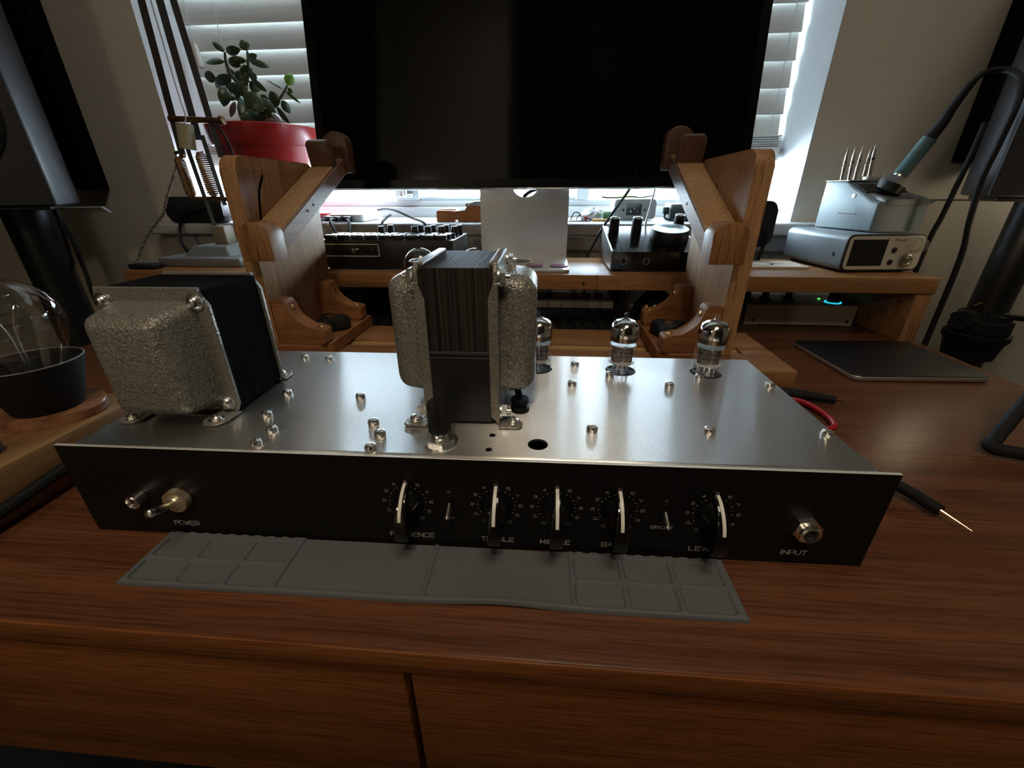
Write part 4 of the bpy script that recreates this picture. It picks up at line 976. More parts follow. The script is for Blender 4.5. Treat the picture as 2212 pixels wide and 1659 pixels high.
# white card with black ring
cd = thing('wooden_card', 'thin pale card with a black printed ring lying on the shelf', 'card', (0.34, 0.69, 0.0856))
part('sheet', box(NB(), 0.2850, 0.3700, 0.6380, 0.6940, 0.0857, 0.0892, 0.0004, 1), plain('birch_card', (0.60, 0.52, 0.42), 0.6, grain=0.06, gscale=60), cd)
bm = NB(); fz2 = lambda x, y, h: (x, y, 0.0892 + h)
annulus(bm, 0.312, 0.666, 0.018, 0.003, fz2, 0.0001, 32); ribbon(bm, [(0.330, 0.664), (0.343, 0.662)], 0.004, fz2, 0.0001)
part('printed_ring', bm, M_matte, cd)

# soldering station
SA = 0.10; SX, SY = 0.3925, 0.6110
SM = Matrix.Translation((SX, SY, 0)) @ Matrix.Rotation(SA, 4, 'Z')
ss = thing('soldering_station', 'grey metal soldering station with dark screen on the right end of the shelf', 'soldering station', (SX, SY, 0.0856), SA)
def sp(name, bm, m, par=None): 
    return part(name, bm, m, par or ss)
o_ = rrect(0.1060, 0.0470, 0.0085, 5, 0.0530, 0.1112)
M_case = plain('blue_grey_alloy', (0.17, 0.195, 0.21), 0.42, 0.25, grain=0.06, gscale=30)
sp('case', prism(NB(), o_, 'y', 0.0030, 0.128, 0.0006, 1, SM), M_case)
sp('front_gasket', prism(NB(), rrect(0.1060, 0.0470, 0.0085, 5, 0.0530, 0.1112), 'y', 0.0010, 0.0034, 0, 1, SM), M_satin)
fp = sp('faceplate', prism(NB(), rrect(0.1010, 0.0425, 0.0068, 5, 0.0530, 0.1112), 'y', -0.0004, 0.0016, 0.0003, 1, SM), plain('cream_faceplate', (0.52, 0.48, 0.40), 0.45))
fS = lambda x, z, h: tuple(SM @ Vector((x, -0.0005 - h, z)))
bm = NB(); box(bm, 0.0070, 0.0535, -0.0010, -0.0002, 0.0950, 0.1285, 0.0003, 1, SM); sp('screen', bm, plain('dark_lcd', (0.008, 0.007, 0.006), 0.18), fp)
for z in (0.1150, 0.0995): sp('push_button', lathe(NB(), [(0.0035, 0), (0.0033, 0.0012), (0, 0.0014)], SM @ Vector((0.0650 - (0.1150 - z) * 0.03, -0.0004, z)), SM.to_3x3() @ Vector((0, -1, 0)), 20), M_satin, fp)
sp('iron_socket', lathe(NB(), [(0.0082, 0), (0.0082, 0.0030), (0.0062, 0.0036), (0.0052, 0.0024), (0.0030, 0.0030), (0, 0.0030)], SM @ Vector((0.0840, -0.0004, 0.1022)), SM.to_3x3() @ Vector((0, -1, 0)), 28), plain('socket_metal', (0.40, 0.37, 0.30), 0.35, 0.9), fp)
M_clear = glass('clear_acrylic', (0.93, 0.93, 0.90), 0.10, 0.08)
sp('control_knob', lathe(NB(), [(0.0080, 0), (0.0098, 0.0010), (0.0098, 0.0070), (0.0082, 0.0082), (0.0078, 0.0130), (0.0066, 0.0140), (0, 0.0140)], SM @ Vector((0.0905, -0.0004, 0.1215)), SM.to_3x3() @ Vector((0, -1, 0)), 12), M_clear, fp)
bm = NB(); text(bm, 'Aixun', 0.0620, 0.0780, 0.1268, 0.0026, 0.0005, fS, 0.0001); sp('lettering', bm, M_matte, fp)
bm = NB(); box(bm, -0.0004, 0.0004, 0.018, 0.0205, 0.1055, 0.1105, 0, 1, SM); sp('usb_slot', bm, M_matte)
for x in (0.014, 0.092):
    for y in (0.015, 0.115): sp('rubber_foot', cyl(NB(), SM @ Vector((x, y, 0.0856)), SM @ Vector((x, y, 0.0882)), 0.006), M_rub)
# iron holder on top of it
HA = 0.20; HM = Matrix.Translation((0.4330, 0.6380, 0)) @ Matrix.Rotation(HA, 4, 'Z')
ih = thing('iron_holder', 'pale blue grey soldering iron holder standing on the soldering station', 'iron holder', (0.4330, 0.6380, 0.1348), HA)
def hp(name, bm, m, par=None): return part(name, bm, m, par or ih)
side = [(0.0, 0.1355), (0.098, 0.1355), (0.098, 0.1985), (0.060, 0.1985), (0.052, 0.1930), (0.012, 0.1735), (0.0, 0.1725)]
M_hold = plain('holder_blue_grey', (0.19, 0.23, 0.245), 0.5, 0.1)
hp('shell', prism(NB(), side, 'x', 0.0, 0.077, 0.0025, 3, HM), M_hold)
hp('front_lid', prism(NB(), [(-0.001, 0.1690), (0.0300, 0.1745), (0.0300, 0.1835), (0.006, 0.1790), (-0.001, 0.1760)], 'x', 0.008, 0.0740, 0.0025, 2, HM), plain('holder_dark', (0.16, 0.165, 0.16), 0.42, 0.3))
hp('inner_tray', prism(NB(), [(0.030, 0.1840), (0.094, 0.1992), (0.094, 0.2000), (0.050, 0.1945)], 'x', 0.006, 0.071, 0, 1, HM), M_satin)
hp('top_plate', prism(NB(), rrect(0.075, 0.045, 0.003, 3, 0.0380, 0.0790), 'z', 0.1985, 0.2000, 0.0005, 1, HM), plain('plate_grey', (0.42, 0.43, 0.42), 0.4, 0.6))
bm = NB(); box(bm, -0.0006, 0.0002, 0.030, 0.060, 0.1560, 0.1575, 0, 1, HM); hp('side_slot', bm, M_satin)
bm = NB(); hp('side_screw', lathe(bm, [(0.0030, 0), (0.0030, 0.0008), (0, 0.0010)], HM @ Vector((0, 0.042, 0.1800)), HM.to_3x3() @ Vector((-1, 0, 0)), 16), M_white)
hp('tip_block', prism(NB(), rrect(0.030, 0.012, 0.004, 3, 0.046, 0.066), 'z', 0.2000, 0.2045, 0.0008, 1, HM), plain('block_grey', (0.35, 0.34, 0.32), 0.4, 0.5))
ia = Vector((0.0140, -0.004, 0.034)).normalized()
col = Vector((0.4600, 0.660, 0.2000))
bm = NB(); hexnut(bm, col - ia * 0.006, ia, 0.0170, 0.0080, 0, 0.5); cyl(bm, col + ia * 0.002, col + ia * 0.0055, 0.0095, 0.0082, 24)
hp('collar', bm, plain('collar_steel', (0.46, 0.44, 0.40), 0.3, 0.9))
bm = NB(); cyl(bm, col - ia * 0.016, col - ia * 0.006, 0.0150, 0.0165, 24); hp('collar_base', bm, M_satin)
# spare tips
TP = [((0.4144, 0.7, 0.2003), (0.4110, 0.7, 0.241)), ((0.4242, 0.7, 0.2003), (0.4201, 0.7, 0.2409)), ((0.4318, 0.7, 0.2003), (0.4301, 0.7, 0.2436)), ((0.4400, 0.695, 0.2046), (0.4383, 0.695, 0.2424)), ((0.4467, 0.695, 0.2046), (0.4426, 0.695, 0.244))]
words = ['leftmost of the five spare tips standing in the iron holder', 'second from left of the five spare tips in the iron holder', 'middle one of the five spare tips in the iron holder', 'fourth from left of the five spare tips in the iron holder', 'rightmost of the five spare tips, the one with a dark band']
for i, (a, b_) in enumerate(TP):
    a, b_ = Vector(a), Vector(b_); d_ = b_ - a
    t = thing('soldering_tip', 'steel soldering tip, ' + words[i], 'soldering tip', a, 0, 'spare soldering tips in the holder')
    L_ = d_.length; bm = lathe(NB(), [(0, 0), (0.0021, 0), (0.0021, L_ * 0.32), (0.0024, L_ * 0.34), (0.0024, L_ * 0.40), (0.0020, L_ * 0.42), (0.0019, L_ * 0.70), (0.0014, L_ * 0.80), (0.0003, L_), (0, L_)], a, d_, 14)
    part('shaft', bm, M_dbrass if i == 9 else plain('tip_steel', (0.50, 0.44, 0.37), 0.32, 1.0), t)
    part('band', lathe(NB(), [(0.00215, L_ * 0.52), (0.0022, L_ * 0.53), (0.0022, L_ * 0.58), (0.00215, L_ * 0.59)], a, d_, 14), M_satin if i == 4 else plain('band_bronze', (0.30, 0.22, 0.15), 0.4, 0.8), t)
# iron with its cable
si = thing('soldering_iron', 'soldering iron with teal grip parked in the holder, its black cable looping over', 'soldering iron', col + ia * 0.006)
gp = [col + ia * 0.0058, col + ia * 0.050]
part('grip', tube(NB(), [gp[0], gp[0] + ia * 0.012, gp[1] - ia * 0.01, gp[1]], [0.0086, 0.0082], 20, smooth=False), plain('teal_foam', (0.060, 0.125, 0.130), 0.7), si)
part('strain_relief', tube(NB(), [gp[1], gp[1] + ia * 0.02, (0.4895, 0.650, 0.2790), (0.4969, 0.645, 0.3030)], [0.0070, 0.0040], 14), M_rub, si)
part('cable', tube(NB(), [(0.4955, 0.6455, 0.2990), (0.5035, 0.643, 0.3110), (0.5204, 0.64, 0.3140), (0.5270, 0.622, 0.3040), (0.5200, 0.605, 0.2870), (0.5110, 0.592, 0.2680), (0.5075, 0.590, 0.2330), (0.5056, 0.590, 0.1970), (0.5115, 0.590, 0.1510), (0.5190, 0.590, 0.107), (0.5205, 0.590, -0.003), (0.521, 0.59, -0.30)], 0.0033, 10, 6), M_rub, si)

# small black plug behind the large transformer
bm = box(NB(), -0.6180, -0.5760, 0.5860, 0.6060, 0.0857, 0.0935, 0.003); single('cable_plug', bm, M_rub, 'small black plug lying at the left end of the shelf', 'plug')

# ================================================================= spring arm lamp
lp = thing('spring_arm_lamp', 'old spring balanced desk lamp on a stepped grey base at the left of the shelf', 'lamp', (-0.526, 0.672, 0.0856))
M_lgrey = plain('lamp_base_grey', (0.15, 0.155, 0.15), 0.5, grain=0.08, gscale=80)
M_lbrown = plain('lamp_arm_brown', (0.042, 0.034, 0.028), 0.45, 0.4)
bm = box(NB(), -0.5920, -0.4600, 0.6130, 0.7340, 0.0857, 0.0985, 0.0022); lb_ = part('base', bm, M_lgrey, lp)
bm = NB(); hexa(bm, [(-0.5640, 0.632, 0.0980), (-0.488, 0.632, 0.0980), (-0.488, 0.712, 0.0980), (-0.5640, 0.712, 0.0980), (-0.5540, 0.642, 0.1130), (-0.498, 0.642, 0.1130), (-0.498, 0.702, 0.1130), (-0.5540, 0.702, 0.1130)], 0.003, 2)
part('base_step', bm, M_lgrey, lp)
bm = NB(); box(bm, -0.5360, -0.5130, 0.668, 0.692, 0.1125, 0.1400, 0.003); part('post', bm, plain('post_beige', (0.24, 0.19, 0.13), 0.5), lp)
M_strut = plain('strut_grey', (0.06, 0.062, 0.058), 0.5, 0.3)
def bar(a, b_, w_, m, name): 
    return part(name, tube(NB(), [a, b_], w_, 4, smooth=False), m, lp, angle=20)
bar((-0.5416, 0.676, 0.2480), (-0.5340, 0.678, 0.1250), 0.0036, M_strut, 'strut'); bar((-0.5130, 0.676, 0.2650), (-0.5080, 0.678, 0.1700), 0.0036, M_strut, 'strut')
bar((-0.5483, 0.680, 0.4600), (-0.5560, 0.680, 0.2390), 0.0058, M_lbrown, 'arm_rod'); bar((-0.5285, 0.686, 0.4600), (-0.5275, 0.686, 0.2600), 0.0058, M_lbrown, 'arm_rod'); bar((-0.5065, 0.680, 0.4600), (-0.4945, 0.680, 0.2360), 0.0052, M_lbrown, 'arm_rod')
part('cross_bar', tube(NB(), [(-0.5570, 0.677, 0.2868), (-0.4790, 0.677, 0.2830)], 0.0040, 12, smooth=False), M_dbrass, lp)
bm = lathe(NB(), [(0, 0), (0.0055, 0), (0.0062, 0.003), (0.0055, 0.006), (0, 0.007)], (-0.4800, 0.677, 0.2830), (1, 0, 0.1), 16); part('wing_nut', bm, M_dbrass, lp)
bar((-0.5635, 0.678, 0.1800), (-0.4960, 0.678, 0.1790), 0.0030, M_dbrass, 'lower_bar')
part('cream_sleeve', tube(NB(), [(-0.5290, 0.668, 0.2795), (-0.5345, 0.668, 0.2470)], 0.0106, 22, smooth=False), plain('cream_bakelite', (0.42, 0.38, 0.25), 0.5), lp)
part('sleeve_cord', tube(NB(), [(-0.5290, 0.668, 0.2790), (-0.5255, 0.670, 0.2900), (-0.5320, 0.676, 0.330), (-0.5350, 0.678, 0.46)], 0.0010, 6), M_trim, lp)
def spring(a, b_, R_, turns, name):
    a, b_ = Vector(a), Vector(b_); d_ = b_ - a; B = basis(d_); n = turns * 10; pts = []
    for i in range(n + 1):
        t = i / n; rr = R_ * (0.45 + 0.55 * min(1, min(t, 1 - t) * 9)); an = 2 * PI * turns * t
        pts.append(a + d_ * t + B @ Vector((rr * math.cos(an), rr * math.sin(an), 0)))
    part(name, tube(NB(), pts, 0.0011, 5, 1, smooth=False), M_dbrass, lp)
spring((-0.5600, 0.676, 0.2380), (-0.5570, 0.676, 0.1800), 0.0066, 26, 'spring'); spring((-0.5235, 0.676, 0.2440), (-0.5200, 0.676, 0.1820), 0.0078, 22, 'spring')
bm = NB(); tube(bm, [(-0.5590, 0.676, 0.2440), (-0.5640, 0.676, 0.2420)], 0.0022, 8, smooth=False); tube(bm, [(-0.5560, 0.676, 0.2390), (-0.5500, 0.676, 0.2385)], 0.0030, 8, smooth=False); part('spring_anchor', bm, M_dbrass, lp)
bm = NB(); tube(bm, [(-0.4850, 0.676, 0.2790), (-0.4740, 0.674, 0.2560), (-0.4700, 0.672, 0.2300), (-0.4800, 0.672, 0.190)], 0.0018, 7); part('flex', bm, M_matte, lp)
# twisted cord from the lamp
bm = NB(); base_ = smooth_path([(-0.6050, 0.725, 0.2320), (-0.6450, 0.728, 0.1820), (-0.6600, 0.728, 0.1580), (-0.6780, 0.728, 0.1430), (-0.7060, 0.726, 0.1180), (-0.7240, 0.715, 0.0850), (-0.735, 0.70, 0.045), (-0.74, 0.70, -0.2)], 14)
for ph in (0, PI):
    pts = []
    for i, p in enumerate(base_):
        d_ = (base_[min(i + 1, len(base_) - 1)] - base_[max(0, i - 1)]).normalized(); B = basis(d_); a = i * 0.75 + ph
        pts.append(p + B @ Vector((0.0011 * math.cos(a), 0.0011 * math.sin(a), 0)))
    tube(bm, pts, 0.0014, 6, 1, smooth=False)
single('twisted_cord', bm, plain('linen_cord', (0.24, 0.22, 0.18), 0.85, grain=0.3, gscale=900), 'twisted cream flex hanging down the left wall beside the lamp', 'cord')

# ================================================================= jade plant in a red pot
po = thing('potted_jade', 'jade plant with thick green leaves in a red plastic pot on the sill', 'plant', (-0.5025, 0.818, 0.1376))
c = (-0.4933, 0.803, 0)
part('pot', lathe(NB(), [(0, 0.1402), (0.042, 0.1402), (0.0440, 0.1430), (0.0800, 0.2578), (0.0829, 0.2587), (0.0849, 0.2617), (0.0874, 0.2872), (0.0866, 0.2882), (0.0846, 0.2878), (0.0815, 0.2627), (0.0430, 0.1440), (0, 0.1440)], c, n=64), M_red, po)
part('soil', lathe(NB(), [(0.0805, 0.2680), (0.05, 0.2715), (0, 0.2730)], c, n=40), M_soil, po)
LEAVES= [(-0.5291, 0.7994, 0.3943, -0.5368, 0.7852, 0.4038, 0.0065), (-0.5311, 0.8058, 0.3958, -0.4972, 0.7934, 0.3955, 0.0098), (-0.4862, 0.7927, 0.3929, -0.4898, 0.7891, 0.4065, 0.0112), (-0.5502, 0.8267, 0.3877, -0.5932, 0.8375, 0.3902, 0.0068), (-0.5412, 0.8206, 0.387, -0.5133, 0.8106, 0.3778, 0.0084), (-0.5025, 0.8115, 0.3849, -0.529, 0.8034, 0.3855, 0.0077), (-0.4918, 0.7969, 0.3832, -0.4659, 0.7827, 0.3853, 0.0076), (-0.492, 0.7986, 0.3827, -0.466, 0.814, 0.3757, 0.0076), (-0.5006, 0.8232, 0.3866, -0.4984, 0.8342, 0.3849, 0.0045), (-0.5128, 0.822, 0.3702, -0.5083, 0.811, 0.3796, 0.0147), (-0.5567, 0.8024, 0.3616, -0.5801, 0.807, 0.3644, 0.0122), (-0.5414, 0.8193, 0.3674, -0.5822, 0.832, 0.3528, 0.0147), (-0.5514, 0.8252, 0.3726, -0.5283, 0.8103, 0.3699, 0.0091), (-0.5311, 0.8142, 0.3699, -0.5105, 0.8204, 0.3577, 0.0123), (-0.5034, 0.8102, 0.3666, -0.483, 0.7986, 0.3575, 0.0089), (-0.5015, 0.8089, 0.3618, -0.4677, 0.7942, 0.339, 0.0067), (-0.516, 0.8274, 0.3591, -0.5069, 0.8405, 0.3489, 0.0149), (-0.5517, 0.8119, 0.3513, -0.5571, 0.8047, 0.3208, 0.0141), (-0.5483, 0.8264, 0.3577, -0.5615, 0.829, 0.3566, 0.0103), (-0.5434, 0.8253, 0.3593, -0.5527, 0.8378, 0.3336, 0.0194), (-0.5253, 0.8103, 0.3561, -0.5106, 0.8072, 0.3422, 0.0135), (-0.5446, 0.814, 0.3421, -0.5449, 0.8115, 0.3293, 0.008), (-0.5301, 0.7965, 0.3266, -0.5393, 0.7894, 0.3029, 0.0067), (-0.533, 0.8225, 0.3386, -0.528, 0.8061, 0.2911, 0.0127), (-0.5072, 0.7919, 0.3375, -0.4822, 0.7964, 0.3116, 0.021), (-0.5069, 0.8012, 0.3155, -0.509, 0.8025, 0.2894, 0.0261), (-0.4968, 0.8088, 0.3009, -0.4764, 0.8032, 0.3144, 0.0185), (-0.5053, 0.8299, 0.3383, -0.4814, 0.8189, 0.3332, 0.007), (-0.4892, 0.8065, 0.3322, -0.4612, 0.7958, 0.3092, 0.0102), (-0.4807, 0.8153, 0.3316, -0.4548, 0.8073, 0.3298, 0.0171), (-0.4522, 0.8042, 0.3283, -0.4464, 0.8131, 0.3104, 0.0101), (-0.4629, 0.8028, 0.3198, -0.4454, 0.8049, 0.2942, 0.0062), (-0.4837, 0.8262, 0.3138, -0.4665, 0.8118, 0.2889, 0.0105), (-0.4385, 0.7925, 0.3409, -0.4586, 0.7827, 0.3521, 0.0028), (-0.4456, 0.8206, 0.3517, -0.4369, 0.8248, 0.3691, 0.0119), (-0.4415, 0.7995, 0.3413, -0.4138, 0.7934, 0.3213, 0.0033), (-0.4337, 0.7971, 0.3435, -0.4255, 0.7956, 0.3357, 0.0055), (-0.4818, 0.7917, 0.2975, -0.4662, 0.7988, 0.2874, 0.0147)]
STEMS= [[(-0.5192, 0.81, 0.2884), (-0.5188, 0.81, 0.3409), (-0.5347, 0.81, 0.3673), (-0.5377, 0.81, 0.3845), (-0.5356, 0.81, 0.3969)], [(-0.5188, 0.81, 0.3409), (-0.5044, 0.81, 0.3666), (-0.4969, 0.81, 0.3969)], [(-0.5021, 0.81, 0.2882), (-0.4768, 0.81, 0.3153), (-0.454, 0.81, 0.335), (-0.4399, 0.81, 0.3496)]]

def leaf_mesh(kind):
    bm = NB(); n, mm = 10, 8
    ring = []
    for i in range(n + 1):
        t = i / n; w_ = (math.sin(PI * min(1, t ** 0.8)) ** 0.75) if 0 < t < 1 else 0.0
        w_ = max(w_ * (0.75 + 0.35 * t), 0.06 if t < 0.5 else 0.02)
        sag = 0.10 * math.sin(PI * t)
        ring.append([bm.verts.new((w_ * 0.5 * math.cos(2 * PI * k / mm), t, w_ * 0.13 * math.sin(2 * PI * k / mm) + 0.10 * (w_ * 0.5 * math.cos(2 * PI * k / mm)) ** 2 + sag * kind)) for k in range(mm)])
    for a, b_ in zip(ring, ring[1:]):
        for k in range(mm): bm.faces.new((a[k], a[(k + 1) % mm], b_[(k + 1) % mm], b_[k]))
    bm.faces.new(ring[0][::-1]); bm.faces.new(ring[-1]); return bm
lms = {(k, m.name): mesh_of('leaf', leaf_mesh(k), m, 80) for k in (0, 1) for m in (M_leaf, M_leafb, M_leafr)}
PO = Vector((-0.5025, 0.818, 0.1376))
for i, (bx, by, bz, tx, ty, tz, w_) in enumerate(LEAVES):
    a, b_ = Vector((bx, by, bz)), Vector((tx, ty, tz)); d_ = b_ - a; L_ = d_.length
    y = d_.normalized(); toc_ = (Vector((0, 0, 0.19)) - a).normalized()
    z = (toc_ - y * toc_.dot(y)).normalized()
    if w_ < 0.5 * L_ * 0.45: z = Matrix.Rotation(0.7 * (1 if i % 2 else -1), 3, y) @ z
    x = y.cross(z); mm = M_leafb if i == 34 else (M_leafr if i in (22, 32, 37) else M_leaf)
    o = bpy.data.objects.new('leaf', lms[(i % 2, mm.name)]); C.objects.link(o); o.parent = po
    wl = w_ * (2.0 if w_ < 0.5 * L_ * 0.45 else 1.5)
    o.matrix_local = Matrix.Translation(a - PO) @ Matrix((x * wl, y * L_, z * min(wl, 0.02))).transposed().to_4x4()
for sg in STEMS:
    pts = [Vector(p) for p in sg]
    if pts[0].z < 0.30: pts = [Vector((pts[0].x, pts[0].y, 0.2715))] + pts
    part('stem', tube(NB(), pts, [0.0052 if sg is STEMS[0] else 0.0032, 0.0016], 9, 5), M_stem, po)
bm = lathe(NB(), [(0, 0.1373), (0.060, 0.1373), (0.078, 0.1520), (0.0805, 0.1530), (0.0815, 0.1522), (0.0800, 0.1490), (0.062, 0.1400), (0, 0.1398)], (-0.4925, 0.822, 0), n=48)
single('pot_saucer', bm, plain('red_saucer', (0.50, 0.02, 0.03), 0.25), 'red plastic saucer under the plant pot on the sill', 'saucer')

# ================================================================= things on the window sill
hb = thing('network_hub', 'flat white box with cables plugged along its front on the sill', 'hub', (-0.41, 0.85, 0.1372))
part('case', prism(NB(), rrect(0.066, 0.096, 0.006, 4, -0.373, 0.852), 'z', 0.1382, 0.1500, 0.0012, 2), M_white, hb)
for x, n_ in ((-0.398, 'plug'), (-0.384, 'plug'), (-0.365, 'plug')):
    bm = NB(); box(bm, x - 0.005, x + 0.005, 0.782, 0.803, 0.1395, 0.1475, 0.001); part('plug', bm, M_rub, hb)
for pts in ([(-0.398, 0.783, 0.1435), (-0.403, 0.765, 0.1400), (-0.392, 0.742, 0.115), (-0.390, 0.741, 0.087)], [(-0.384, 0.783, 0.1435), (-0.385, 0.765, 0.1410), (-0.366, 0.746, 0.115), (-0.360, 0.741, 0.087)], [(-0.365, 0.783, 0.1435), (-0.352, 0.768, 0.139), (-0.345, 0.748, 0.120), (-0.33, 0.741, 0.090)]):
    part('lead', tube(NB(), pts, 0.0022, 8), M_rub, hb)
single('loose_cable', tube(NB(), [(-0.332, 0.860, 0.1560), (-0.306, 0.835, 0.1590), (-0.276, 0.805, 0.1560), (-0.240, 0.775, 0.1460), (-0.207, 0.742, 0.1380), (-0.19, 0.735, 0.110), (-0.18, 0.742, 0.080)], 0.0020, 8), M_rub, 'longer dark cable arching off the sill behind the drum machine', 'cable')
single('loose_cable', tube(NB(), [(-0.325, 0.890, 0.1450), (-0.310, 0.850, 0.1460), (-0.285, 0.795, 0.1500), (-0.286, 0.772, 0.1450), (-0.287, 0.750, 0.1330), (-0.285, 0.741, 0.090)], 0.0024, 8), M_rub, 'short dark cable dropping off the sill just right of the white box', 'cable')
ob = thing('orange_jig', 'orange plastic jig with a notch and a white bolted bracket on the sill', 'jig', (-0.16, 0.81, 0.1372))
part('body', prism(NB(), [(-0.2020, 0.1375), (-0.1700, 0.1375), (-0.1690, 0.1420), (-0.1630, 0.1420), (-0.1620, 0.1375), (-0.110, 0.1375), (-0.110, 0.1640), (-0.1460, 0.1640), (-0.1490, 0.1560), (-0.1660, 0.1545), (-0.1720, 0.1565), (-0.1980, 0.1572), (-0.2020, 0.1540)], 'y', 0.800, 0.812, 0.0008, 1), plain('orange_plastic', (0.45, 0.135, 0.025), 0.4), ob)
bm = prism(NB(), [(-0.1490, 0.1641), (-0.110, 0.1641), (-0.110, 0.1720), (-0.1320, 0.1720), (-0.1330, 0.1695), (-0.1470, 0.1695)], 'y', 0.799, 0.815, 0.0006, 1)
br_ = part('white_bracket', bm, M_white, ob); part('bolt', lathe(NB(), [(0.0020, 0), (0.0020, 0.0010), (0, 0.0012)], (-0.1420, 0.799, 0.1665), (0, -1, 0), 14), M_zinc, br_)
bm = NB()
for i in range(5): box(bm, -0.198 + 0.011 * i, -0.192 + 0.011 * i, 0.806, 0.830, 0.1374, 0.1384, 0.0003, 1); 
box(bm, -0.2000, -0.1680, 0.812, 0.845, 0.1374, 0.1590, 0.001); part('white_backing', bm, M_white, ob)
# mains inlet box
ps = thing('mains_inlet_box', 'rounded grey metal box with a black mains socket on the sill', 'power supply', (0.157, 0.875, 0.1372))
M_psu = plain('psu_grey', (0.36, 0.345, 0.32), 0.42, 0.3)
part('case', prism(NB(), rrect(0.0750, 0.0345, 0.006, 5, 0.1580, 0.1562), 'y', 0.850, 0.905, 0.0008, 1), M_psu, ps)
sk = part('mains_socket', box(NB(), 0.1422, 0.1700, 0.8485, 0.8510, 0.1460, 0.1650, 0.0012), M_satin, ps)
bm = NB()
for dx, dz in ((-0.006, -0.002), (0.0, 0.003), (0.006, -0.002)): box(bm, 0.1561 + dx - 0.0009, 0.1561 + dx + 0.0009, 0.8465, 0.8488, 0.1545 + dz - 0.002, 0.1545 + dz + 0.002)
part('pin', bm, M_chrome, sk)
for x in (0.1365, 0.1752): part('screw', lathe(NB(), [(0.0022, 0), (0.0020, 0.0008), (0, 0.001)], (x, 0.8500, 0.1552), (0, -1, 0), 14), M_satin, ps)
single('bent_strip', tube(NB(), [(0.098, 0.872, 0.1765), (0.120, 0.872, 0.1752), (0.150, 0.872, 0.1770), (0.172, 0.872, 0.1756), (0.190, 0.872, 0.1785), (0.196, 0.872, 0.1780)], 0.0015, 6), M_satin, 'thin dark bent strip lying across the mains inlet box', 'strip')
ad = thing('power_adapter', 'black mains adapter with a plugged cable on the sill at the right', 'adapter', (0.235, 0.855, 0.1372))
part('case', box(NB(), 0.2180, 0.2580, 0.830, 0.880, 0.1374, 0.1655, 0.0015), M_satin, ad)
part('side_label', box(NB(), 0.2172, 0.2181, 0.833, 0.877, 0.1385, 0.1645, 0.0002, 1), plain('adapter_grey', (0.28, 0.28, 0.28), 0.5), ad)
bm = box(NB(), 0.2080, 0.2165, 0.840, 0.852, 0.1480, 0.1600, 0.0012); part('plug', bm, M_rub, ad)
part('lead', tube(NB(), [(0.212, 0.846, 0.1485), (0.2105, 0.838, 0.1420), (0.222, 0.824, 0.1395), (0.250, 0.820, 0.1395)], 0.0018, 8), M_rub, ad)
single('plastic_bag', bmesh.ops.create_icosphere(b_ := NB(), subdivisions=3, radius=0.014, matrix=Matrix.Translation((0.082, 0.850, 0.1460)) @ Matrix.Diagonal((1.5, 1.2, 0.9, 1))) and [setattr(v, 'co', v.co + Vector((random.uniform(-1, 1), random.uniform(-1, 1), random.uniform(-1, 1))) * 0.0022) for v in b_.verts] and b_ or b_, plain('bag_white', (0.66, 0.67, 0.68), 0.3), 'crumpled white plastic bag on the sill by the mains box', 'bag')
gt = thing('circuit_scraps', 'small wired circuit piece with a red button on the sill', 'circuit board', (0.056, 0.83, 0.1372))
part('board', box(NB(), 0.036, 0.074, 0.815, 0.845, 0.1373, 0.1392, 0.0004, 1), plain('board_grey', (0.18, 0.18, 0.18), 0.4), gt)
bm = NB(); tube(bm, [(0.040, 0.825, 0.139), (0.046, 0.823, 0.152), (0.056, 0.822, 0.150), (0.060, 0.824, 0.139)], 0.0010, 6); tube(bm, [(0.050, 0.830, 0.139), (0.055, 0.828, 0.147), (0.066, 0.828, 0.143), (0.069, 0.830, 0.139)], 0.0009, 6); part('lead', bm, M_matte, gt)
part('red_button', cyl(NB(), (0.067, 0.820, 0.1392), (0.067, 0.820, 0.1460), 0.0028), M_redw, gt)
bm = NB(); box(bm, 0.058, 0.0635, 0.818, 0.824, 0.1392, 0.1480, 0.0005); part('terminal', bm, M_white, gt)
single('orange_wire_bundle', tube(NB(), [(0.080, 0.818, 0.1395), (0.090, 0.812, 0.1400), (0.100, 0.815, 0.1395), (0.109, 0.812, 0.1400)], 0.0024, 8), plain('amber_wire', (0.55, 0.28, 0.06), 0.4), 'short amber wire bundle lying on the sill edge', 'wire')
bm = cyl(NB(), (0.100, 0.832, 0.1500), (0.115, 0.828, 0.1500), 0.0085, None, 18); 
for x in (0.1035, 0.1065, 0.1095): lathe(bm, [(0.0086, -0.0006), (0.0089, 0), (0.0086, 0.0006)], (x, 0.8311 - (x - 0.1035) * 0.26, 0.1500), (0.015, -0.004, 0), 18)
bmesh.ops.translate(bm, verts=bm.verts, vec=(0, 0, -0.0040)); single('green_reel', bm, plain('green_reel', (0.05, 0.16, 0.06), 0.4, grain=0.4, gscale=500), 'small green striped reel on the sill left of the mains box', 'reel')
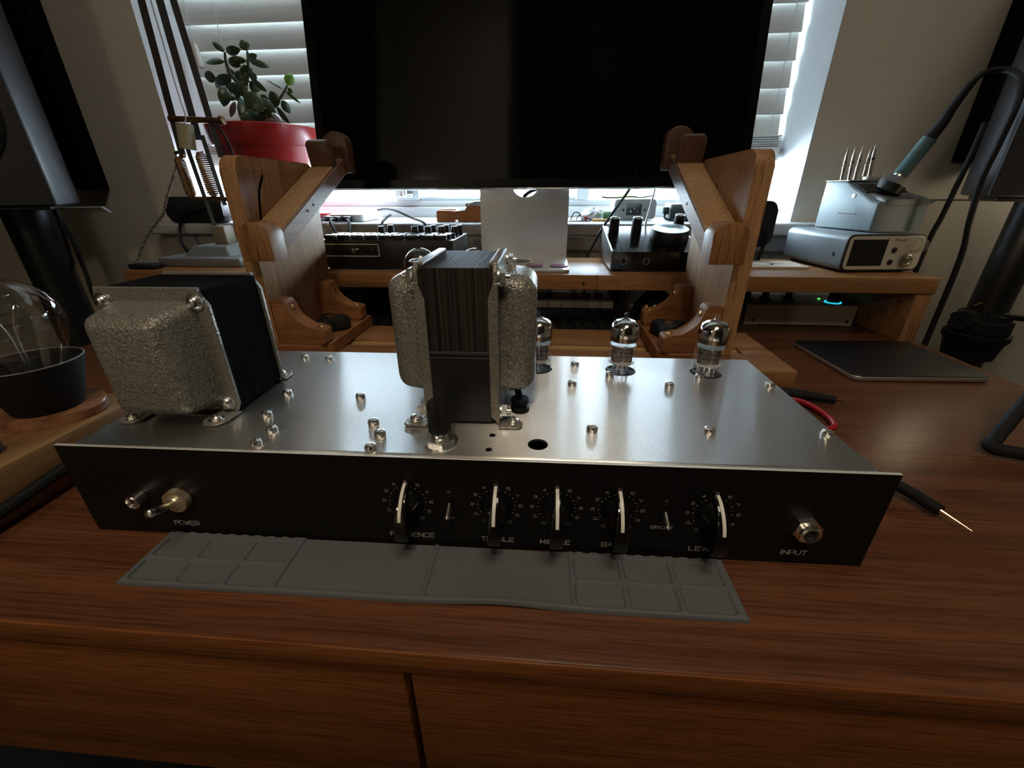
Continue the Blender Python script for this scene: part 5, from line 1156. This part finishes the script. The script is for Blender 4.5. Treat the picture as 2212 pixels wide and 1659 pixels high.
# cables hanging behind the monitor
single('display_cable', tube(NB(), [(0.1300, 0.758, 0.205), (0.1290, 0.758, 0.1909), (0.1110, 0.755, 0.164), (0.0920, 0.750, 0.1356), (0.0760, 0.747, 0.105), (0.0671, 0.7455, 0.082), (0.066, 0.746, 0.02)], 0.0022, 8), M_rub, 'black cable hanging from the monitor to behind the shelf', 'cable')
single('display_cable', tube(NB(), [(0.1705, 0.758, 0.205), (0.1692, 0.758, 0.1907), (0.1635, 0.752, 0.165), (0.1567, 0.742, 0.1363), (0.152, 0.741, 0.100), (0.15, 0.742, 0.05)], 0.0016, 8), M_white, 'white cable hanging from the monitor in front of the mains box', 'cable')
single('display_cable', tube(NB(), [(-0.0405, 0.726, 0.1800), (-0.0280, 0.722, 0.1880), (-0.010, 0.716, 0.1925), (0.012, 0.7125, 0.1945), (0.030, 0.712, 0.1965)], 0.0028, 8), M_rub, 'thick black cable coming through the hole of the monitor stand', 'cable')
# rounded black boxes at both ends of the sill
def pod(x0, x1, y0, z0, z1, pts, label, feet):
    t = thing('rounded_speaker', label, 'speaker', ((x0 + x1) / 2, y0 + 0.012, feet), 0, 'black rounded boxes at both ends of the window')
    part('shell', prism(NB(), rrect(x1 - x0, z1 - z0, 0.012, 5, (x0 + x1) / 2, (z0 + z1) / 2), 'y', y0, y0 + 0.028, 0.004, 3), M_satin, t)
    part('cable', tube(NB(), pts, 0.0026, 8), M_rub, t)
    return t
pod(-0.700, -0.590, 0.777, 0.1372, 0.1815, [(-0.612, 0.774, 0.164), (-0.640, 0.770, 0.160), (-0.664, 0.768, 0.1500), (-0.6720, 0.765, 0.130), (-0.660, 0.745, 0.108), (-0.6480, 0.7405, 0.080), (-0.645, 0.742, 0.03)], 'black rounded box at the left end of the sill with a cable hanging in front', 0.137)
p2 = pod(0.270, 0.3410, 0.705, 0.1080, 0.1730, [(0.330, 0.703, 0.130), (0.3290, 0.700, 0.112), (0.3250, 0.697, 0.098), (0.3220, 0.697, 0.0885), (0.300, 0.700, 0.0884)], 'black rounded box on a foot behind the right bracket', 0.0856)
bm = NB(); box(bm, 0.285, 0.330, 0.712, 0.728, 0.0857, 0.0885, 0.001); tube(bm, [(0.306, 0.720, 0.088), (0.306, 0.720, 0.110)], 0.004, 10, smooth=False); part('foot', bm, M_satin, p2)

# ================================================================= under the shelf
ai = thing('audio_interface', 'white fronted audio interface with a glowing cyan ring under the shelf', 'audio interface', (0.38, 0.69, 0.0002))
o_ = [(0.303, 0.0002), (0.3215, 0.0002), (0.322, 0.0020), (0.441, 0.0020), (0.442, 0.0002), (0.4585, 0.0002), (0.4605, 0.003), (0.4605, 0.029), (0.4580, 0.0315), (0.303, 0.0315)]
part('faceplate', prism(NB(), o_, 'y', 0.6500, 0.6530, 0.0006, 1), plain('interface_white', (0.50, 0.46, 0.39), 0.5), ai)
part('case', box(NB(), 0.304, 0.4590, 0.6530, 0.731, 0.0030, 0.0312, 0.0010), plain('interface_top', (0.10, 0.11, 0.105), 0.35), ai)
for x in (0.316, 0.4515): part('screw', lathe(NB(), [(0.0022, 0), (0.0020, 0.0006), (0, 0.0008)], (x, 0.6500, 0.0075), (0, -1, 0), 14), M_matte, ai)
for x in (0.318, 0.345, 0.380):
    part('knob', lathe(NB(), [(0.0085, 0.0), (0.0085, 0.002), (0.0050, 0.003), (0.0045, 0.013), (0, 0.013)], (x, 0.690, 0.0312), n=20), M_satin, ai)
c = (0.4370, 0.672, 0.0312)
rg_ = part('ring_light', lathe(NB(), [(0.0092, 0.0), (0.0112, 0.0), (0.0110, 0.0012), (0.0094, 0.0012), (0.0092, 0)], c, n=36), M_cyan, ai)
part('volume_knob', lathe(NB(), [(0.0086, 0), (0.0086, 0.0015), (0.0074, 0.0135), (0.0066, 0.0145), (0, 0.0145)], c, n=28), M_satin, rg_)
part('led', lathe(NB(), [(0.0022, 0), (0.0020, 0.0010), (0, 0.0014)], (0.4290, 0.694, 0.0312), n=16), M_green, ai)
part('side_lead', tube(NB(), [(0.455, 0.715, 0.028), (0.468, 0.712, 0.034), (0.474, 0.72, 0.050), (0.475, 0.735, 0.058)], 0.003, 8), M_rub, ai)
sy = thing('mini_keyboard', 'black cased mini keyboard with white and black piano keys under the shelf', 'piano keyboard', (-0.1, 0.69, 0.0002))
M_key = plain('piano_key', (0.74, 0.71, 0.66), 0.35)
part('case', box(NB(), -0.360, 0.118, 0.650, 0.732, 0.0004, 0.0190, 0.0015), M_satin, sy)
part('end_cheek', prism(NB(), [(0.642, 0.0004), (0.732, 0.0004), (0.732, 0.050), (0.700, 0.050), (0.645, 0.030)], 'x', 0.1045, 0.1180, 0.0012, 1), M_satin, sy)
part('front_rail', box(NB(), -0.360, 0.1045, 0.6435, 0.6500, 0.0004, 0.0215, 0.001), M_satin, sy)
part('control_deck', box(NB(), -0.360, -0.1190, 0.650, 0.732, 0.0190, 0.0440, 0.0015), M_satin, sy)
wk = mesh_of('white_key', box(NB(), -0.0097, 0.0097, -0.030, 0.036, 0.0, 0.0105, 0.0008, 1), M_key); bk = mesh_of('black_key', box(NB(), -0.0050, 0.0050, -0.020, 0.020, 0, 0.008, 0.0012, 1), M_gloss)
for i in range(11):
    x = 0.0940 - 0.0200 * i; part('white_key', wk, None, sy, (x, 0.678, 0.0222))
    if i not in (0, 4, 7): part('black_key', bk, None, sy, (x - 0.0100 + 0.02, 0.690, 0.0326))
kbd = thing('computer_keyboard', 'flat black computer keyboard lying in front of the piano keys', 'keyboard', (-0.08, 0.605, 0.0002))
part('deck', box(NB(), -0.270, 0.0960, 0.5620, 0.6400, 0.0004, 0.0080, 0.0012), M_satin, kbd)
kc = NB(); hexa(kc, [(-0.0076, -0.0076, 0), (0.0076, -0.0076, 0), (0.0076, 0.0076, 0), (-0.0076, 0.0076, 0), (-0.0066, -0.0066, 0.0045), (0.0066, -0.0066, 0.0045), (0.0066, 0.0066, 0.0045), (-0.0066, 0.0066, 0.0045)], 0.0006, 1)
disc(kc, 0, 0, 0.0009, lambda x, y, h: (x, y, 0.0045 + h), 0.0001, 8).material_index = 1
bmesh.ops.recalc_face_normals(kc, faces=kc.faces); kcm = bpy.data.meshes.new('key'); kc.to_mesh(kcm); kc.free(); kcm.materials.append(plain('key_black', (0.010, 0.010, 0.010), 0.6, 0.0, 0.12)); kcm.materials.append(M_printd)
for j in range(4):
    for i in range(20):
        if i == 1 and j < 2: continue
        part('key', kcm, None, kbd, (0.0850 - 0.0180 * i - 0.002 * j, 0.5735 + 0.0175 * j, 0.0079))
rc = bmesh.ops.create_uvsphere(b_ := NB(), u_segments=28, v_segments=16, radius=1.0, matrix=Matrix.Translation((0.1590, 0.620, 0.0)) @ Matrix.Diagonal((0.037, 0.034, 0.060, 1)))
bmesh.ops.delete(b_, geom=[v for v in b_.verts if v.co.z < 0.0004], context='VERTS')
pd = thing('desk_pod', 'glossy black domed pod standing behind the right clamp knob', 'pod', (0.159, 0.62, 0.0002))
part('dome', b_, M_gloss, pd, angle=60); part('brass_stud', lathe(NB(), [(0.0042, 0), (0.0038, 0.002), (0, 0.003)], (0.1400, 0.5975, 0.0395), (-0.5, -0.75, 0.5), 14), M_brass, pd)
wb = thing('ribbed_box', 'pale ribbed box end showing between the piano keys and the black pod', 'box', (0.128, 0.70, 0.0002))
part('case', box(NB(), 0.1195, 0.1420, 0.684, 0.728, 0.0004, 0.0640, 0.001), M_key, wb)
bm = NB(); box(bm, 0.1235, 0.1265, 0.6832, 0.6845, 0.026, 0.062); box(bm, 0.1310, 0.1322, 0.6832, 0.6845, 0.026, 0.062); box(bm, 0.1195, 0.142, 0.6834, 0.6845, 0.0225, 0.0235); part('rib', bm, M_matte, wb)

# ================================================================= right side of the desk
tp = thing('trackpad', 'flat black trackpad with silver edges lying on the desk at the right', 'trackpad', (0.40, 0.503, 0.0002), 0.045)
TPM = Matrix.Translation((0.4035, 0.5035, 0)) @ Matrix.Rotation(0.045, 4, 'Z')
part('base', prism(NB(), rrect(0.1460, 0.1190, 0.010, 5), 'z', 0.0004, 0.0056, 0.0010, 1, TPM), plain('trackpad_silver', (0.42, 0.39, 0.36), 0.42, 0.7), tp)
part('touch_surface', prism(NB(), rrect(0.1452, 0.1182, 0.0097, 5), 'z', 0.0056, 0.0064, 0.0003, 1, TPM), plain('trackpad_black', (0.006, 0.006, 0.007), 0.4), tp)
pr_ = thing('test_probe', 'short black test probe with gold tip and red lead behind the chassis end', 'test probe', (0.262, 0.386, 0.0005))
part('handle', tube(NB(), [(0.2130, 0.3955, 0.0062), (0.2437, 0.3900, 0.0068), (0.2560, 0.3878, 0.0068), (0.2790, 0.3830, 0.0055)], [0.0064, 0.0038], 14), M_rub, pr_)
part('metal_tip', tube(NB(), [(0.2788, 0.3830, 0.0055), (0.2891, 0.3811, 0.0052)], [0.0019, 0.0006], 10, smooth=False), M_gold, pr_)
part('red_lead', tube(NB(), [(0.215, 0.392, 0.0035), (0.2360, 0.3870, 0.0035), (0.2492, 0.3790, 0.0035), (0.2545, 0.3600, 0.0035), (0.2540, 0.3420, 0.0035), (0.2470, 0.3310, 0.0035), (0.225, 0.326, 0.0035), (0.195, 0.33, 0.0035)], 0.0026, 10), M_redw, pr_)
pr2 = thing('test_probe', 'slim black test probe with long gold needle beside the chassis front right corner', 'test probe', (0.24, 0.24, 0.0005))
part('handle', tube(NB(), [(0.1830, 0.2880, 0.0080), (0.2100, 0.2700, 0.0080), (0.2390, 0.2500, 0.0075), (0.2505, 0.2262, 0.0060)], [0.0040, 0.0038], 14, 5), M_rub, pr2)
part('metal_tip', tube(NB(), [(0.2504, 0.2264, 0.0060), (0.2583, 0.2122, 0.0032)], [0.0014, 0.0003], 10, smooth=False), M_gold, pr2)
sd = thing('tube_stand', 'matte black bent tube stand at the right edge of the desk', 'stand', (0.37, 0.31, 0.0005))
part('leg', tube(NB(), [(0.4300, 0.2700, 0.0065), (0.3640, 0.2960, 0.0065), (0.3480, 0.3040, 0.0068), (0.3560, 0.3110, 0.0120), (0.3760, 0.3240, 0.0300), (0.4300, 0.3600, 0.0750)], 0.0048, 12, 6), M_matte, sd)

# ================================================================= left side of the desk
wbd = thing('pine_board', 'pine board lying on the desk left of the chassis under the bulb lamp', 'board', (-0.39, 0.17, 0.0002))
part('plank', box(NB(), -0.4500, -0.3335, 0.0350, 0.2900, 0.0003, 0.0360, 0.0012), M_board, wbd)
single('black_lead', tube(NB(), [(-0.3285, 0.090, 0.0044), (-0.3287, 0.140, 0.0100), (-0.3288, 0.180, 0.0135), (-0.3288, 0.215, 0.0170), (-0.3288, 0.240, 0.0160), (-0.328, 0.275, 0.0044)], 0.0040, 10), M_rub, 'black lead running along the right side of the pine board', 'cable')
bm = lathe(NB(), [(0.0052, 0), (0.0052, 0.006), (0.0040, 0.0085), (0, 0.0088)], (-0.3560, 0.2010, 0.0362), n=20); single('bottle_cap', bm, M_satin, 'small black cap on the pine board near its right edge', 'cap')
LX, LY = -0.3720, 0.2520
bm = NB(); pts = []
for k in range(40):
    a = 2 * PI * k / 40; pts.append((LX - 0.004 + (0.0355 + 0.0016 * math.sin(3 * a + 1)) * math.cos(a), LY + 0.002 + (0.030 + 0.0014 * math.sin(2 * a)) * math.sin(a)))
single('wooden_coaster', prism(bm, pts, 'z', 0.0362, 0.0432, 0.0008, 1), M_olive, 'oval olive wood coaster under the bulb lamp', 'coaster')
bu = thing('bulb_lamp', 'clear glass bulb standing in a black tapered cup on the wooden coaster', 'lamp', (LX, LY, 0.0434))
c = (LX, LY, 0)
part('cup', lathe(NB(), [(0, 0.0435), (0.0195, 0.0435), (0.0208, 0.0450), (0.0308, 0.0792), (0.0304, 0.0800), (0.0297, 0.0796), (0.0198, 0.0480), (0, 0.0478)], c, n=48), M_matte, bu)
part('cup_rim', lathe(NB(), [(0.0305, 0.0792), (0.0309, 0.0798), (0.0301, 0.0802), (0.0297, 0.0796)], c, n=48), plain('rim_grey', (0.20, 0.19, 0.18), 0.35), bu)
prof = [(0.0135, 0.0600), (0.0170, 0.0690), (0.0215, 0.0800), (0.0258, 0.0900)] + [(0.0300 * math.cos(math.radians(a)), 0.1085 + 0.0300 * math.sin(math.radians(a))) for a in (-25, -10, 5, 20, 35, 50, 65, 80)] + [(0, 0.1385)]
part('glass_globe', lathe(NB(), prof, c, n=48), M_bulb, bu)
part('socket', lathe(NB(), [(0, 0.0479), (0.0130, 0.0479), (0.0135, 0.0620), (0.0110, 0.0640), (0, 0.0640)], c, n=30), M_rub, bu)
bm = NB(); lathe(bm, [(0.0062, 0.0640), (0.0040, 0.0720), (0.0022, 0.0800), (0.0020, 0.0920), (0.0034, 0.0960), (0.0030, 0.1000), (0, 0.1010)], c, n=16)
part('glass_stem', bm, M_bulb, bu)
bm = NB()
tube(bm, [(LX - 0.002, LY, 0.078), (LX - 0.003, LY, 0.1000), (LX - 0.010, LY, 0.1180)], 0.0005, 6); tube(bm, [(LX + 0.002, LY, 0.078), (LX + 0.003, LY, 0.1000), (LX + 0.010, LY, 0.1180)], 0.0005, 6)
tube(bm, [(LX - 0.010, LY, 0.1180), (LX - 0.006, LY - 0.006, 0.1200), (LX, LY, 0.1160), (LX + 0.006, LY + 0.004, 0.1200), (LX + 0.010, LY, 0.1180)], 0.0004, 6)
part('filament', bm, M_zinc, bu)
bm = NB(); prism(bm, rrect(0.0120, 0.0085, 0.002, 3, LX, LY), 'z', 0.0950, 0.1060, 0.001, 1); part('glass_bead', bm, M_bulb, bu)
bm = NB(); hexa(bm, [(LX - 0.007, LY - 0.005, 0.1140), (LX + 0.007, LY - 0.005, 0.1140), (LX + 0.007, LY + 0.005, 0.1140), (LX - 0.007, LY + 0.005, 0.1140), (LX - 0.010, LY - 0.006, 0.1280), (LX + 0.010, LY - 0.006, 0.1280), (LX + 0.010, LY + 0.006, 0.1280), (LX - 0.010, LY + 0.006, 0.1280)], 0.002, 2); part('glass_crown', bm, M_bulb, bu)

# ================================================================= speakers, stands, wall panels
M_spk = plain('speaker_vinyl', (0.016, 0.016, 0.0165), 0.55)
M_side = plain('speaker_side_grey', (0.050, 0.050, 0.052), 0.55)
def speaker(px, py, pz, s, toe, label, group='black monitor speakers on stands'):
    """(px,py) = inner front bottom corner; s=-1 left speaker, +1 right speaker"""
    rz = -s * math.radians(toe) * -1
    M_ = Matrix.Translation((px, py, 0)) @ Matrix.Rotation(-s * math.radians(toe), 4, 'Z')
    t = thing('speaker', label, 'speaker', (px, py, pz), -s * math.radians(toe), group)
    xs = sorted((0.0, s * 0.205))
    part('cabinet', box(NB(), xs[0], xs[1], 0.003, 0.180, pz, pz + 0.36, 0.004, 2, M_), M_side, t)
    part('front_baffle', box(NB(), xs[0] + 0.0005, xs[1] - 0.0005, -0.002, 0.0035, pz + 0.0005, pz + 0.3595, 0.0015, 1, M_), M_spk, t)
    n_ = M_.to_3x3() @ Vector((0, -1, 0)); c_ = M_ @ Vector((s * 0.103, -0.002, pz + 0.115))
    part('woofer_ring', lathe(NB(), [(0.086, 0), (0.086, 0.003), (0.080, 0.005), (0.074, 0.003), (0.070, 0.0)], c_, n_, 48), M_gloss, t)
    part('woofer_cone', lathe(NB(), [(0.074, 0.0028), (0.066, 0.0035), (0.030, -0.0005), (0.024, 0.001), (0.012, 0.006), (0, 0.008)], c_, n_, 48), M_matte, t)
    part('tweeter', lathe(NB(), [(0.045, 0), (0.044, 0.002), (0.020, 0.001), (0.010, 0.006), (0, 0.008)], M_ @ Vector((s * 0.103, -0.002, pz + 0.275)), n_, 36), M_gloss, t)
    return M_
ML = speaker(-0.7026, 0.600, 0.1724, -1, 40, 'black monitor speaker with a grey side, cut by the left edge of the photo')
MR = speaker(0.5262, 0.600, 0.1790, 1, 32, 'black monitor speaker with a grey side, cut by the right edge of the photo')
def stand(M_, s, z, label, pole, floor=-0.7498):
    t = thing('speaker_stand', label, 'speaker stand', (pole[0], pole[1], floor), 0, 'black poles under the speakers')
    xs = sorted((s * 0.010, s * 0.195))
    part('top_plate', box(NB(), xs[0], xs[1], 0.006, 0.172, z - 0.0050, z - 0.0004, 0.001, 1, M_), M_satin, t)
    pts = [(0.0, z - 0.0035), (0.052, z - 0.0035), (0.060, z - 0.0120), (0.058, z - 0.0130), (0.050, z - 0.0055), (0.0, z - 0.0055)]
    part('plate_tab', prism(NB(), [(-s * (p[0] - 0.012), p[1]) for p in pts], 'y', 0.045, 0.075, 0.0006, 1, M_), plain('tab_grey', (0.09, 0.088, 0.085), 0.5), t)
    part('pole', cyl(NB(), (pole[0], pole[1], floor + 0.06), (pole[0], pole[1], z - 0.005), pole[2], None, 28), M_satin, t)
    for k in range(3):
        a = 2 * PI * k / 3 + 0.5
        part('leg', tube(NB(), [(pole[0], pole[1], floor + 0.10), (pole[0] + 0.11 * math.cos(a), pole[1] + 0.11 * math.sin(a), floor + 0.0125)], 0.011, 10, smooth=False), M_satin, t)
    return t
stand(ML, -1, 0.1724, 'black pole stand carrying the left speaker', (-0.830, 0.655, 0.029))
sr = stand(MR, 1, 0.1790, 'black pole stand with a clamp knob carrying the right speaker', (0.655, 0.668, 0.0225))
cz_ = 0.010
part('clamp_collar', lathe(NB(), [(0.022, -0.014), (0.034, -0.013), (0.034, 0.004), (0.030, 0.006), (0.030, 0.014), (0.0235, 0.016)], (0.655, 0.668, cz_ - 0.004), n=28), M_rub, sr)
part('lower_sleeve', lathe(NB(), [(0.022, -0.060), (0.030, -0.058), (0.034, -0.034), (0.038, -0.028), (0.038, -0.020), (0.022, -0.018)], (0.655, 0.668, cz_), n=28), M_rub, sr)
bm = NB(); cyl(bm, (0.632, 0.655, cz_ + 0.004), (0.608, 0.642, cz_ + 0.006), 0.006); 
for k in range(5): cyl(bm, Vector((0.606, 0.641, cz_ + 0.006)) + basis((-0.88, -0.47, 0.05)) @ Vector((0.008 * math.cos(2 * PI * k / 5), 0.008 * math.sin(2 * PI * k / 5), -0.002)), Vector((0.592, 0.634, cz_ + 0.007)) + basis((-0.88, -0.47, 0.05)) @ Vector((0.008 * math.cos(2 * PI * k / 5), 0.008 * math.sin(2 * PI * k / 5), 0)), 0.0075, 0.006, 12)
part('clamp_knob', bm, M_rub, sr)
part('lock_lever', tube(NB(), [(0.640, 0.650, cz_ + 0.012), (0.675, 0.640, cz_ + 0.010), (0.700, 0.635, cz_ + 0.008)], 0.0045, 8), M_rub, sr)
part('pin_chain', tube(NB(), [(0.634, 0.650, cz_ + 0.020), (0.622, 0.645, cz_ + 0.030), (0.610, 0.643, cz_ + 0.026)], 0.0007, 6), M_brass, sr)
for i, (pts, lb_t) in enumerate((([(-0.7600, 0.640, 0.165), (-0.7590, 0.640, 0.150), (-0.7680, 0.640, 0.090), (-0.7800, 0.640, 0.030), (-0.780, 0.640, -0.30)], 'thin black cable hanging beside the left speaker pole'),
        ([(-0.782, 0.660, 0.165), (-0.7740, 0.660, 0.120), (-0.7700, 0.655, 0.060), (-0.7680, 0.650, 0.000), (-0.768, 0.650, -0.30)], 'black cable looping down outside the left speaker pole'),
        ([(0.5150, 0.628, 0.2600), (0.5130, 0.626, 0.2330), (0.5090, 0.628, 0.160), (0.5058, 0.632, 0.0800), (0.505, 0.635, -0.30)], 'straight black cable falling between the soldering station and right speaker'))):
    single('speaker_cable', tube(NB(), pts, 0.0030, 8), M_rub, lb_t, 'cable')
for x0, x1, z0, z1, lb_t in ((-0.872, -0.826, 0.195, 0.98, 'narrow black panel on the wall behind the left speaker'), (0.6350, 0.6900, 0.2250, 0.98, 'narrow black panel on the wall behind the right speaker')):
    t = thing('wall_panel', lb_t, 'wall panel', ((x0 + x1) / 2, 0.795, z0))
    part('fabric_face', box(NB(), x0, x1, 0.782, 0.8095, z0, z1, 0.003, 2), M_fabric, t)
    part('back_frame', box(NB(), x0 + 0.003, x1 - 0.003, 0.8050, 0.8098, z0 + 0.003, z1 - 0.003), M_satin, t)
